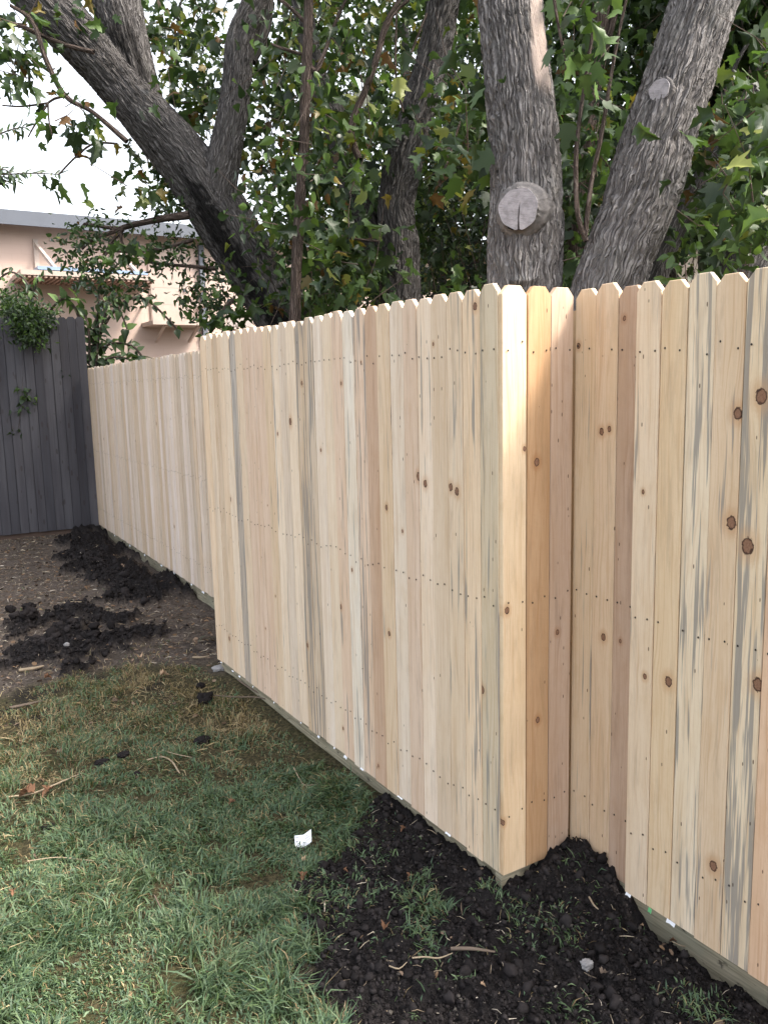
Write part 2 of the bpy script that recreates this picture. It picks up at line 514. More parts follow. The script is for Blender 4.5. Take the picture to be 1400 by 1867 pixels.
def masks(x, y):
    j = e_noise(x, y, 5., .10)
    sdA = poly_sd(P_SOIL, x, y) + j
    sd1 = poly_sd(P_M1, x, y) + e_noise(x, y, 3.5, .16, 3.)
    sd2 = poly_sd(P_M2, x, y) + e_noise(x, y, 4., .20, 7.)
    A = sstep(.05, -.05, sdA)
    m1 = sstep(.06, -.06, sd1)
    m2 = sstep(.04, -.10, sd2) * sstep(-.75, -.25, fbm(x * 4.3 + 2, y * 4.3, 4))
    dirt = sstep(4.1, 5.0, y + .55 * fbm(x * 1.7, y * 1.7, 4) - .25 * (x - .8))
    return A, m1, m2, dirt, sdA, sd1, sd2
def tuft_zone(x, y):
    """grass that pokes through the spread soil"""
    r = 0
    for px, py, rx, ry in ((745, 1665, .42, .34), (620, 1600, .25, .25), (880, 1790, .17, .07), (1195, 1850, .34, .07),
                           (1010, 1705, .10, .08), (960, 1600, .14, .10), (1100, 1840, .12, .05)):
        c = G(px, py)
        u, v = (x - c[0]) * math.cos(-YAW) - (y - c[1]) * math.sin(-YAW) * -1, (x - c[0]) * math.sin(YAW) + (y - c[1]) * math.cos(YAW)
        u = (x - c[0]) * math.cos(YAW) - (y - c[1]) * math.sin(YAW)
        r = np.maximum(r, np.exp(-((u / rx) ** 2 + (v / ry) ** 2) * 1.4))
    return r
def ground_z(x, y, full=False):
    A, m1, m2, dirt, sdA, sd1, sd2 = masks(x, y)
    z = -.095 + .012 * fbm(x * .9, y * .9, 3)
    rough = np.abs(fbm(x * 13., y * 13., 4))
    clod = np.abs(fbm(x * 31. + 5, y * 31., 3))
    z = z + dirt * (.010 * fbm(x * 9., y * 9., 4))
    # spread soil, heaped into the inner corner of the fence
    heap = np.exp(-(((x - 1.87) / .17) ** 2 + ((y - 1.83) / .20) ** 2)) * .10
    heap = heap - np.exp(-(((x - 1.90) / .14) ** 2)) * .075 * sstep(1.74, 1.55, y)
    z = z + A * (.008 + .030 * rough + .020 * clod + heap)
    z = z + .030 * np.exp(-(((x - 1.60) / .13) ** 2)) * sstep(1.8, 2.0, y) * sstep(4.6, 4.3, y)
    dm = np.clip(-sd1, 0, .45)
    z = z + m1 * (.02 + .14 * dm + .055 * rough + .03 * clod)
    dm2 = np.clip(-sd2, 0, .4)
    z = z + m2 * (.004 + .035 * dm2 + .048 * rough + .026 * clod)
    if full:
        soil = np.clip(np.maximum(np.maximum(A, m1), m2), 0, 1)
        sp = sstep(.55, .95, fbm(x * 3.1 + 40, y * 3.1, 4)) * sstep(6.6, 4.8, y) * .9 * (y > 4.2)
        return z, np.maximum(soil, sp * .8), dirt
    return z
gx = np.concatenate([[-400, -150, -60, -25, -12, -7, -4, -2.5, -1.6, -1.], np.arange(-.6, 2.7, .0125), [3, 4, 6, 9, 15, 30, 70, 160, 400]])
ys = [-400, -150, -60, -20, -8, -3, -1., .0, .5]
yy = .85
while yy < 11.2:
    ys.append(yy)
    yy += .0085 + .0042 * max(0, yy - 1.2)
gy = np.array(ys + [12, 13.5, 16, 20, 26, 36, 60, 120, 400])
X, Y = np.meshgrid(gx, gy)
Z, Sm, Dm = ground_z(X, Y, True)
nx, ny = len(gx), len(gy)
idx = np.arange(nx * ny).reshape(ny, nx)
quads = np.stack([idx[:-1, :-1], idx[:-1, 1:], idx[1:, 1:], idx[1:, :-1]], -1).reshape(-1, 4)
gm = mesh_np('ground', np.stack([X, Y, Z], -1).reshape(-1, 3), [quads], True, None, None, {'soil': Sm.ravel(), 'dirt': Dm.ravel()})
tag(link('ground', gm, M_GROUND), kind='structure')

# ------------------------------------------------------------------ new fence
fence = empty('picket_fence', (1.58, 1.9, -.05))
tag(fence, 'new pale pine dog-ear picket fence with stepped corner, running back from black soil', 'fence')
def picket_mesh(w, h, t, ear=.022, name='picket'):
    a = w / 2
    o = [(-a, 0), (a, 0), (a, h - ear * 1.15), (a - ear, h), (-a + ear, h), (-a, h - ear * 1.15)]
    b = .0016
    i = [(-a + b, b * .5), (a - b, b * .5), (a - b, h - ear * 1.15 - b * .4), (a - ear - b * .4, h - b), (-a + ear + b * .4, h - b), (-a + b, h - ear * 1.15 - b * .4)]
    v = [(x, -t, z) for x, z in i] + [(x, -t + b, z) for x, z in o] + [(x, 0, z) for x, z in o]
    f = [(0, 1, 2, 3, 4, 5), (17, 16, 15, 14, 13, 12)]
    for k in range(6):
        n = (k + 1) % 6
        f.append((6 + k, 6 + n, n, k)); f.append((12 + k, 12 + n, 6 + n, 6 + k))
    return mesh_py(name, v, f)
PALETTE = [(0.747, 0.601, 0.450), (0.797, 0.663, 0.519), (0.697, 0.563, 0.429), (0.771, 0.608, 0.443), (0.821, 0.708, 0.596), (0.684, 0.539, 0.395), (0.747, 0.625, 0.505), (0.728, 0.563, 0.437)]
MESHES = {}
def pmesh(w, h, t):
    k = (round(w, 3), round(h, 3), t)
    if k not in MESHES: MESHES[k] = picket_mesh(k[0], k[1], t)
    return MESHES[k]
nails = {'v': [], 'f': []}
def nail(p, n, r=.0028):
    b = len(nails['v'])
    n = Vector(n); s = Vector((-n.y, n.x, 0)); p = Vector(p)
    for ring, rr, off in ((0, r, .0), (1, r * .8, .0012)):
        for k in range(6):
            a = k * math.pi / 3 + .3
            q = p + n * off + s * (math.cos(a) * rr) + Vector((0, 0, 1)) * (math.sin(a) * rr * 1.25)
            nails['v'].append(tuple(q))
    nails['f'].append(tuple(b + 6 + k for k in range(6)))
    for k in range(6): nails['f'].append((b + k, b + (k + 1) % 6, b + 6 + (k + 1) % 6, b + 6 + k))
def run(P0, P1, z0, z1, spacing, normal, knots=(), special=None, stain=.3, palette=PALETTE, gap=.0012, nail_rows=(.205, .885, 1.645), fence=fence, mat=M_WOOD, height=1.829, rng=random.Random(3), with_nails=True):
    """pickets from P0 to P1 (front face line); local -y of a picket is its front"""
    P0, P1 = Vector(P0), Vector(P1)
    L = (P1 - P0).length
    n = max(1, round(L / spacing))
    sp = L / n
    u = (P1 - P0) / L
    nrm = Vector(normal)
    phi = math.atan2(nrm.x, -nrm.y)
    ax = Vector((math.cos(phi), math.sin(phi)))
    flip = 1 if ax.dot(u) > 0 else -1
    # knots on this plane
    kn = {}
    for px, py, r in knots:
        d = ray(px, py)
        nn = np.array([-u.y, u.x, 0.]); c0 = np.array([P0.x, P0.y, 0.])
        tt = ((c0 - CAM) @ nn) / (d @ nn)
        p = CAM + d * tt
        s = (Vector((p[0], p[1])) - P0).dot(u)
        k = int(s // sp)
        if 0 <= k < n: kn.setdefault(k, []).append(((s - (k + .5) * sp) * flip, p[2] - (z0 + (z1 - z0) * s / L), r))
    for k in range(n):
        s = (k + .5) * sp
        base = P0 + u * s
        zb = z0 + (z1 - z0) * s / L + rng.uniform(-.004, .004)
        prd = rng.uniform(-.0018, .0018)
        base3 = base - nrm * (.016 + prd) if True else base
        wv = sp - gap - rng.choice((0, 0, .001, .002))
        o = link('picket', pmesh(wv, height + rng.choice((-.004, 0, .003, .005)), .016), mat, None)
        o.location = (base3.x, base3.y, zb)
        o.rotation_euler = (rng.uniform(-.0012, .0012), rng.uniform(-.0012, .0012), phi + rng.uniform(-.008, .008))
        o.parent = fence
        o.matrix_parent_inverse = Matrix.Translation(-fence.location)
        sd = (special or {}).get(k, {})
        tc = sd.get('tint') or rng.choice(palette)
        j = rng.uniform(.93, 1.05)
        o['tint'] = [tc[0] * j, tc[1] * j, tc[2] * j]
        o['stain'] = float(sd.get('stain', stain * rng.choice((0, .3, .6, 1, 1.4))))
        o['speck'] = float(sd.get('speck', rng.choice((.02, .05, .10, .16))))
        ks = kn.get(k, [])[:3]
        if not ks and rng.random() < .22:
            ks = [(rng.uniform(-.03, .03), rng.uniform(.1, 1.7), rng.uniform(.003, .006))]
        for nm, kk in zip(('knot_a', 'knot_b', 'knot_c'), ks): o[nm] = [float(q) for q in kk]
        if with_nails:
            for zr in nail_rows:
                for sx in (-.27, .27):
                    if rng.random() < .93:
                        q = base + u * (sx * sp + rng.uniform(-.004, .004))
                        nail((q.x + nrm.x * (.0004 + -prd * 0 + .0012), q.y + nrm.y * .0016, zb + zr + rng.gauss(0, .008)), (nrm.x, nrm.y, 0))
    return n, sp
KN_NEAR = [(762, 868, .011), (774, 880, .010), (822, 890, .010), (833, 898, .010), (705, 924, .008), (710, 1154, .008), (879, 1258, .010), (530, 770, .012),
           (421, 911, .010), (623, 700, .006), (866, 557, .009), (550, 697, .007), (584, 820, .006), (622, 1107, .008), (561, 1175, .008), (418, 1165, .009), (506, 790, .006), (625, 1330, .006), (690, 1395, .005)]
KN_RET = [(925, 1112, .0085), (978, 842, .010), (980, 1312, .008), (957, 817, .006), (918, 1500, .007), (1016, 1153, .007), (903, 1005, .006)]
KN_REC = [(1053, 630, .007), (1096, 789, .0085), (1110, 785, .007), (1160, 868, .009), (1137, 579, .006), (1099, 1164, .009), (1130, 1168, .005)]
KN_RIGHT = [(1345, 753, .012), (1387, 722, .016), (1333, 952, .014), (1362, 995, .017), (1218, 1242, .012), (1380, 1248, .014), (1300, 1578, .012), (1172, 895, .005), (1175, 1232, .007)]
ORANGE, PINK, BROWN, PALE = (.50, .325, .190), (.52, .385, .295), (.40, .27, .17), (.70, .545, .375)
run((1.572, 1.905), (1.592, 4.468), -.012, .002, .0855, (-1, 0), KN_NEAR,
    {0: dict(tint=(0.672, 0.563, 0.415), stain=.9), 1: dict(stain=.9), 2: dict(stain=.9), 4: dict(tint=(0.797, 0.663, 0.533)), 6: dict(tint=(0.797, 0.676, 0.554), stain=.2), 7: dict(stain=.7), 8: dict(tint=(0.560, 0.394, 0.284), stain=0.),
     9: dict(stain=1.1), 10: dict(tint=(0.840, 0.751, 0.638)), 14: dict(tint=(0.647, 0.526, 0.403), stain=1.2), 15: dict(stain=1.2), 18: dict(stain=.8), 24: dict(tint=(0.522, 0.463, 0.403), stain=1.3)}, .6, rng=random.Random(5))
run((1.577, 1.889), (1.858, 1.889), -.012, -.012, .091, (0, -1), KN_RET,
    {0: dict(tint=PALE, stain=0., speck=.01), 1: dict(tint=ORANGE, stain=0., speck=.05), 2: dict(tint=PINK, stain=0., speck=.3)}, 0, rng=random.Random(8))
run((1.874, 1.904), (1.874, 1.6415), -.016, -.024, .0862, (-1, 0), KN_REC,
    {0: dict(tint=(0.697, 0.551, 0.395), stain=.8, speck=.06), 1: dict(tint=(0.697, 0.539, 0.387), stain=.2), 2: dict(tint=(0.536, 0.388, 0.291), stain=.35, speck=.35)}, .2, rng=random.Random(12))
run((1.850, 1.640), (1.850, .700), -.026, -.045, .0853, (-1, 0), KN_RIGHT,
    {0: dict(tint=(0.771, 0.631, 0.478), stain=.75), 1: dict(tint=(0.747, 0.589, 0.408), stain=.15), 2: dict(tint=(0.784, 0.663, 0.505), stain=1.15), 3: dict(tint=(0.722, 0.563, 0.403), stain=.85), 4: dict(tint=(0.759, 0.625, 0.457), stain=1.25), 5: dict(tint=(0.722, 0.501, 0.345), stain=.1)}, .6, rng=random.Random(14))
run((2.035, 4.49), (2.215, 10.06), .0, .005, .0870, (-.99948, .0323), ((190, 800, .008), (285, 772, .010), (318, 960, .010), (232, 700, .007)), {3: dict(stain=.8)}, .5,
    [(0.709, 0.589, 0.471), (0.747, 0.639, 0.541), (0.647, 0.539, 0.429), (0.759, 0.663, 0.596), (0.684, 0.551, 0.415)], rng=random.Random(21))
run((1.612, 4.485), (2.030, 4.485), 0, 0, .0855, (0, 1), (), None, .4, rng=random.Random(23), with_nails=False)
# rails, posts, kickboards
def along(a, b, off, z, s, name, mat, tilt=0.):
    """timber running behind the picket line a-b, off = distance behind the front"""
    a, b = Vector(a), Vector(b)
    d = (b - a).normalized()
    nb = Vector((d.y, -d.x)) if off[1] > 0 else Vector((-d.y, d.x))
    c = (a + b) / 2 + nb * off[0]
    box_obj(name, (c.x, c.y, z), ((b - a).length, s[0], s[1]), mat, fence, Matrix.Rotation(math.atan2(d.y, d.x), 3, 'Z') @ Matrix.Rotation(tilt, 3, 'Y'))
for a, b, sg in (((1.572, 1.92), (1.592, 4.45), 1), ((2.038, 4.60), (2.215, 10.05), 1), ((1.876, 1.93), (1.876, .70), -1)):
    for zr in (.20, .88, 1.64):
        along(a, b, (.016 + .0215, sg), zr, (.038, .089), 'rail', M_RAIL)
    d = Vector(b) - Vector(a)
    for k in range(3):
        p = Vector(a) + d * (.06 + .44 * k)
        box_obj('post', (p.x + .016 + .042 + .049, p.y, .83), (.089, .089, 1.85), M_RAIL, fence)
for zr in (.20, .88, 1.64):
    box_obj('rail', (1.715, 1.928, zr), (.20, .038, .089), M_RAIL, fence)
    box_obj('rail', (1.82, 4.447, zr), (.38, .038, .089), M_RAIL, fence)
along((1.572, 1.906), (1.592, 4.462), (.020 + .015, 1), -.062, (.030, .125), 'kickboard', M_KICK)
box_obj('post', (1.95, 1.95, .83), (.089, .089, 1.85), M_RAIL, fence)
box_obj('kickboard', (1.7175, 1.917, -.078), (.278, .030, .135), M_KICK, fence)
along((1.866, 1.898), (1.866, .70), (.012 + .018, -1), -.103, (.036, .165), 'kickboard', M_KICK, -.008)
along((2.035, 4.50), (2.215, 10.05), (.020 + .015, 1), -.050, (.030, .140), 'kickboard', M_KICK)
nl = link('nail_heads', mesh_py('nail_heads', nails['v'], nails['f']), M_NAIL, fence)
tag(nl, kind='stuff')
# stapled price-tag remnants under the picket ends
def tag_scrap(p, n, w, h, mat=M_PAPER, name='price_tag'):
    n = Vector((n[0], n[1], 0)); s = Vector((-n.y, n.x, 0)); p = Vector(p)
    v = []
    for th in (.0025, .0015):
        for a, b in ((-1, 0), (1, .1), (.9, 1), (-.2, .75), (-1.05, .95)):
            q = p + s * (a * w / 2) + Vector((0, 0, -b * h)) + n * (th + .004 * b)
            v.append(tuple(q))
    f = [(0, 1, 2, 3, 4), (9, 8, 7, 6, 5)] + [(k, k + 5, (k + 1) % 5 + 5, (k + 1) % 5) for k in range(5)]
    link(name, mesh_py(name, v, f), mat, fence)
for y in (4.40, 4.22, 4.12, 3.93, 3.66, 3.35, 3.17, 3.02, 2.92, 2.78, 2.49, 2.18):
    tag_scrap((1.573 + (y - 1.9) * .0078, y, -.004), (-1, 0), random.uniform(.008, .034), random.uniform(.003, .012))
for y in (9.2, 8.5, 7.9, 7.3, 6.9, 6.4, 6.1, 5.8):
    tag_scrap((2.04 + (y - 4.49) * .0315, y, .0), (-1, 0), random.uniform(.03, .06), random.uniform(.01, .025))
for y, w, h in ((1.72, .035, .008), (1.62, .02, .009), (1.46, .03, .012)):
    tag_scrap((1.850, y, -.026), (-1, 0), w, h)
tag_scrap((1.836, 1.888, -.012), (0, -1), .02, .022)
tag_scrap((1.848, 1.535, -.026), (-1, 0), .012, .016, M_GREENTAG, 'green_tag')

# ------------------------------------------------------------------ old grey fence
gfence = empty('weathered_fence', (1.2, 10.2, -.05))
tag(gfence, 'tall weathered grey board fence closing the yard, vines over its top', 'fence')
g0, g1 = (-1.9, 10.36), (2.235, 10.13)
gd = Vector((g1[0] - g0[0], g1[1] - g0[1])).normalized()
run(g0, g1, -.055, -.02, .0965, (gd.y, -gd.x), (), None, 0, gap=.0030, fence=gfence, mat=M_GREY, height=2.44, rng=random.Random(31), with_nails=False)
gs = .0965 / 2                                       # second layer of boards, added behind the gaps to stop light leaking through
run((g0[0] + gd.x * gs - gd.y * .021, g0[1] + gd.y * gs + gd.x * .021), (g1[0] - gd.x * gs - gd.y * .021, g1[1] - gd.y * gs + gd.x * .021), -.055, -.02, .0965, (gd.y, -gd.x), (), None, 0,
    gap=.004, fence=gfence, mat=M_GREY, height=2.36, rng=random.Random(33), with_nails=False)
for zr in (.3, 1.2, 2.05):
    c = Vector(((g0[0] + g1[0]) / 2, (g0[1] + g1[1]) / 2 + .062))
    box_obj('rail', (c.x, c.y, zr), (4.1, .038, .089), M_GREY, gfence, Matrix.Rotation(math.atan2(gd.y, gd.x), 3, 'Z'))
for k in range(3):
    p = Vector(g0) + gd * (.1 + 1.95 * k)
    box_obj('post', (p.x, p.y + .135, 1.05), (.1, .1, 2.3), M_GREY, gfence)
c = (Vector(g0) + Vector(g1)) / 2
M_KICKB = plain('brown_weathered_kickboard', (.12, .085, .07), .9, .25, 9., .003, .1)
box_obj('kickboard', (c.x, c.y + .058, -.075), (4.1, .03, .13), M_KICKB, gfence, Matrix.Rotation(math.atan2(gd.y, gd.x), 3, 'Z'))

# ------------------------------------------------------------------ pink building behind
YB = 20.0
bld = empty('pink_building', (5, YB, -.1))
tag(bld, 'flat-roofed pink block building with awning and railed platform beyond the fences', 'building')
box_obj('wall', (6., YB + 3., 2.55), (26., 6., 5.3), M_PINK, bld)
rf = box_obj('roof', (6., YB + 2.9, 5.30), (26.6, 6.7, .16), M_FASCIA, bld)
box_obj('fascia', (6., YB - .47, 5.27), (26.6, .03, .30), M_FASCIA, rf)
a0, a1 = 2.96, 5.75                                   # awning
aw = box_obj('awning', ((a0 + a1) / 2, YB - .62, 4.06), (a1 - a0, 1.2, .10), M_PINKTRIM, bld)
box_obj('gutter', ((a0 + a1) / 2 + .1, YB - .9, 4.17), (a1 - a0 - .5, .5, .07), M_GALV, aw)
v, f = [], []
for k in range(26):
    x = a0 + .06 + k * (a1 - a0 - .12) / 25
    box(v, f, (x, YB - .62, 3.985), (.055, 1.16, .045))
tag(link('soffit_rib', mesh_py('soffit_ribs', v, f), M_SOFFIT, aw), kind='stuff')
for x in (3.62, 5.35):
    bar_obj('bracket', (x - .12, YB - .03, 4.83), (x + .1, YB - .95, 4.16), .07, M_RUST, aw)
    box_obj('bracket_plate', (x - .12, YB - .02, 4.55), (.10, .05, .75), M_RUST, aw)
b0, b1 = 5.72, 7.12                                  # railed platform
pf = box_obj('platform', ((b0 + b1) / 2, YB - .45, 3.13), (b1 - b0, .9, .09), M_PINKTRIM, bld)
for x in (b0 + .02, (b0 + b1) / 2, b1 - .02):
    bar_obj('railing_post', (x, YB - .88, 3.175), (x, YB - .88, 3.93), .05, M_PINKTRIM, pf)
for z in (3.55, 3.93):
    bar_obj('rail', (b0, YB - .88, z), (b1, YB - .88, z), .045, M_PINKTRIM, pf)
    for x in (b0 + .02, b1 - .02): bar_obj('rail', (x, YB - .86, z), (x, YB - .02, z), .045, M_PINKTRIM, pf)
bar_obj('brace', (b0 + .3, YB - .05, 2.75), (b0 + .3, YB - .8, 3.08), .05, M_PINKTRIM, pf)
bar_obj('brace', (b1 - .3, YB - .05, 2.75), (b1 - .3, YB - .8, 3.08), .05, M_PINKTRIM, pf)
dr = box_obj('door', ((b0 + b1) / 2, YB - .02, 4.05), (.95, .06, 1.75), M_PINKTRIM, bld)
box_obj('door_handle', ((b0 + b1) / 2 + .36, YB - .08, 4.0), (.05, .06, .14), M_FASCIA, dr)
ds = box_obj('downspout', (7.24, YB - .07, 2.5), (.12, .10, 5.1), M_FASCIA, bld)
for z in (1.2, 2.9, 4.5): box_obj('strap', (7.24, YB - .062, z), (.20, .124, .04), M_FASCIA, ds)
wd = box_obj('window', (8.15, YB - .02, 3.35), (.75, .05, .55), M_PINKTRIM, bld)
box_obj('pane', (8.15, YB - .05, 3.35), (.62, .02, .42), plain('dusty_pane', (.30, .25, .23), .3, .1, 5., 0, .5), wd)
# low white outbuilding glimpsed under the trees on the right
shed = empty('white_shed', (9.4, 7.2, -.1))
tag(shed, 'pale low shed with light roof glimpsed under the trees behind right pickets', 'shed')
M_SHED = plain('shed_pale_wall', (.60, .50, .44), .8, .1, 3., 0)
box_obj('wall', (9.4, 7.2, 1.5), (2.4, 2.4, 3.2), M_SHED, shed, Matrix.Rotation(-.35, 3, 'Z'))
box_obj('roof', (9.4, 7.2, 3.16), (2.8, 2.8, .12), M_FASCIA, shed, Matrix.Rotation(-.35, 3, 'Z'))

# ------------------------------------------------------------------ trees
def catmull(P, step):
    P = np.asarray(P, float)
    out = []
    for i in range(len(P) - 1):
        p0 = P[max(i - 1, 0)]; p1 = P[i]; p2 = P[i + 1]; p3 = P[min(i + 2, len(P) - 1)]
        n = max(2, int(np.linalg.norm(p2[:3] - p1[:3]) / step))
        t = np.linspace(0, 1, n, endpoint=False)[:, None]
        out.append(.5 * ((2 * p1) + (-p0 + p2) * t + (2 * p0 - 5 * p1 + 4 * p2 - p3) * t ** 2 + (-p0 + 3 * p1 - 3 * p2 + p3) * t ** 3))
    out.append(P[-1:])
    return np.vstack(out)
def px_path(pts, depth):
    """(px, py, radius in px[, depth]) -> world x y z r"""
    o = []
    for p in pts:
        d = p[3] if len(p) > 3 else depth
        w = at(p[0], p[1], d)
        o.append((w[0], w[1], w[2], p[2] * d / FPX))
    return np.array(o)
def tube(name, path, mat, parent, step=.012, around=None, amp=1., fine=True, seed=0., scars=(), wet=None, bare=None, cap=True):
    Q = catmull(path, step)
    c, r = Q[:, :3], Q[:, 3]
    n = len(c)
    k = around or int(np.clip(2 * math.pi * r.max() / .0075, 6, 200))
    T = np.gradient(c, axis=0)
    T /= np.linalg.norm(T, axis=1)[:, None]
    N = np.zeros_like(c)
    # start direction: away from the camera, so that the seam is at the back
    a = (c[0] - CAM); a -= T[0] * (a @ T[0]); a /= np.linalg.norm(a)
    N[0] = a
    for i in range(1, n):
        a = N[i - 1] - T[i] * (N[i - 1] @ T[i])
        N[i] = a / np.linalg.norm(a)
    B = np.cross(T, N)
    th = np.linspace(0, 2 * math.pi, k, endpoint=False)
    s = np.concatenate([[0], np.cumsum(np.linalg.norm(np.diff(c, axis=0), axis=1))])
    TH, S = np.meshgrid(th, s)
    R = np.repeat(r[:, None], k, 1)
    U = TH * np.median(r)
    cth, sth = np.cos(TH), np.sin(TH)
    h = np.zeros_like(R)
    if fine:
        rr = np.median(r)
        # ridged plates running along the stem (periodic through cos/sin coordinates)
        wx, wy = cth * rr, sth * rr
        warp = .012 * vnoise(wx * 22 + seed, wy * 22, S * 9.)
        f1 = vnoise((wx + warp) * 58 + seed, (wy + warp) * 58, S * 3.8)
        f2 = vnoise((wx + warp) * 95 + seed, (wy - warp) * 95, S * 11.)
        f3 = vnoise(wx * 180 + seed, wy * 180, S * 70.)
        ridge = 1 - np.minimum(np.abs(f1) * 2.6, 1.) ** .8
        ridge2 = 1 - np.minimum(np.abs(f2) * 2.2, 1.)
        h = -.014 * ridge - .008 * ridge2 + .003 * f3
        h += .012 * vnoise(wx * 6 + seed, wy * 6, S * 2.2)
    W = np.zeros_like(R); BA = np.zeros_like(R)
    for (s0, t0, wid, ht, hgt) in scars:
        dth = (TH - t0 + math.pi) % (2 * math.pi) - math.pi
        ds = S - s0 + .02 * np.cos(dth * 3)
        e = np.exp(-(dth * r.mean() / wid) ** 4)
        h += hgt * e * np.exp(-(ds / ht) ** 2) - hgt * .6 * e * np.exp(-((ds + ht * 1.6) / ht) ** 2)
    if wet is not None: W = wet(S, TH, U)
    if bare is not None:
        BA = bare(S, TH, U)
        h = h * (1 - BA) - .006 * BA + BA * .003 * vnoise(U * 40, S * 3.)
    R = R + h * amp
    V = c[:, None, :] + N[:, None, :] * (cth * R)[..., None] + B[:, None, :] * (sth * R)[..., None]
    V = V.reshape(-1, 3)
    ii = np.arange(n * k).reshape(n, k)
    q = np.stack([ii[:-1], np.roll(ii, -1, 1)[:-1], np.roll(ii, -1, 1)[1:], ii[1:]], -1).reshape(-1, 4)
    uv = np.stack([U, S], -1).reshape(-1, 2)
    m = mesh_np(name, V, [q], True, None, uv, {'wet': W.ravel(), 'bare': BA.ravel()})
    return link(name, m, mat, parent)

def leaf_template(kind):
    if kind == 'maple':
        half = [(0, 0), (.18, .01), (.36, .13), (.27, .24), (.33, .36), (.50, .56), (.35, .57), (.21, .53), (.17, .66), (.22, .79), (.08, .90), (0, 1.08)]
    elif kind == 'lobed':
        half = [(0, 0), (.34, .10), (.27, .26), (.48, .55), (.20, .55), (.20, .78), (0, 1.05)]
    elif kind == 'simple':
        half = [(0, 0), (.20, .25), (.22, .5), (.12, .8), (0, 1.)]
    elif kind == 'oval':
        half = [(0, 0), (.26, .16), (.34, .42), (.17, .78), (0, 1.08)]
    else:
        half = [(0, 0), (.14, .3), (.11, .7), (0, 1.)]
    pts = half + [(-x, y) for x, y in half[-2:0:-1]]
    c = (0, .42)
    v = [(c[0], c[1], 0.)] + [(x, y, 0.) for x, y in pts]
    v = np.array(v)
    v[:, 2] = np.abs(v[:, 0]) * .75 - .6 * (v[:, 1] - .3) ** 2
    n = len(pts)
    f = np.array([(0, 1 + i, 1 + (i + 1) % n) for i in range(n)])
    return v, f
def leaves_mesh(name, pos, tip, nrm, size, cols, kind):
    v, f = leaf_template(kind)
    n = len(pos)
    tip = tip / np.linalg.norm(tip, axis=1)[:, None]
    x = np.cross(tip, nrm); x /= np.linalg.norm(x, axis=1)[:, None] + 1e-9
    z = np.cross(x, tip)
    curl = RNG.uniform(-.6, 1.5, n)[:, None, None]
    wid = RNG.uniform(.8, 1.15, n)[:, None, None]
    V = (pos[:, None, :] + size[:, None, None] * (x[:, None, :] * v[None, :, 0:1] * wid + tip[:, None, :] * v[None, :, 1:2] + z[:, None, :] * v[None, :, 2:3] * curl))
    nv = len(v)
    F = (f[None] + (np.arange(n) * nv)[:, None, None]).reshape(-1, 3)
    C = np.repeat(cols, nv, 0)
    return mesh_np(name, V.reshape(-1, 3), [F], False, C)
GREENS = np.array([(.034, .062, .024), (.046, .080, .028), (.060, .100, .034), (.042, .070, .032), (.028, .050, .024)])
WARM = np.array([(.17, .20, .045), (.20, .15, .035), (.14, .075, .03), (.24, .26, .07), (.11, .15, .03)])
LIGHT = np.array([(.090, .155, .042), (.120, .195, .055), (.074, .130, .038)])
def leaf_cols(n, warm=.12, light=.15, palette=GREENS, bright=1.):
    c = palette[RNG.integers(0, len(palette), n)].copy()
    k = RNG.random(n)
    w = k < warm
    c[w] = WARM[RNG.integers(0, len(WARM), w.sum())]
    l = (k >= warm) & (k < warm + light)
    c[l] = LIGHT[RNG.integers(0, len(LIGHT), l.sum())]
    return c * RNG.uniform(.7, 1.2, (n, 1)) * bright * .86
def rand_dirs(n, droop=1.):
    d = RNG.normal(size=(n, 3)); d[:, 2] = d[:, 2] * .6 - droop
    u = RNG.normal(size=(n, 3)); u[:, 2] += .9
    return d, u
def add_leaves(name, centers, per, spread, size, kind, parent, mat=M_LEAF, droop=.8, **kw):
    """clusters of leaves about the given twig ends"""
    C = np.repeat(centers, per, 0)
    n = len(C)
    off = RNG.normal(size=(n, 3)) * spread
    off[:, 2] *= .8
    d, u = rand_dirs(n, droop)
    sz = size * RNG.uniform(.6, 1.25, n)
    o = link(name, leaves_mesh(name, C + off, d, u, sz, leaf_cols(n, **kw), kind), mat, parent)
    o['kind'] = 'stuff'
    return o
def boxes(lst):
    """(px0, px1, py0, py1, depth0, depth1, n) -> random points in that part of the air"""
    out = []
    for x0, x1, y0, y1, d0, d1, n in lst:
        x = RNG.uniform(x0, x1, n); y = RNG.uniform(y0, y1, n); d = RNG.uniform(d0, d1, n)
        P = CAM + (FW[None] + ((x - CX) / FPX)[:, None] * RT[None] - ((y - CY) / FPX)[:, None] * UP[None]) * d[:, None]
        out.append(P)
    return np.vstack(out)
def twigs(name, pairs, r, mat, parent):
    """thin 4-sided sagging twigs"""
    V, F = [], []
    nb = 0
    for a, b in pairs:
        a, b = np.asarray(a), np.asarray(b)
        mid = (a + b) / 2 + RNG.normal(size=3) * .06 * np.linalg.norm(b - a)
        pts = [a, mid, b]
        t = (b - a) / (np.linalg.norm(b - a) + 1e-9)
        s = np.cross(t, (.3, .2, .9)); s /= np.linalg.norm(s) + 1e-9
        w = np.cross(t, s)
        for i, p in enumerate(pts):
            rr = r * (1 - .38 * i)
            V += [p + s * rr, p + w * rr, p - s * rr, p - w * rr]
        for i in range(2):
            for k in range(4):
                F.append((nb + i * 4 + k, nb + i * 4 + (k + 1) % 4, nb + i * 4 + 4 + (k + 1) % 4, nb + i * 4 + 4 + k))
        nb += 12
    V = np.array(V)
    o = link(name, mesh_np(name, V, [np.array(F)], True, None, np.zeros((len(V), 2)), {'wet': np.zeros(len(V)), 'bare': np.zeros(len(V))}), mat, parent)
    o['kind'] = 'stuff'
    return o
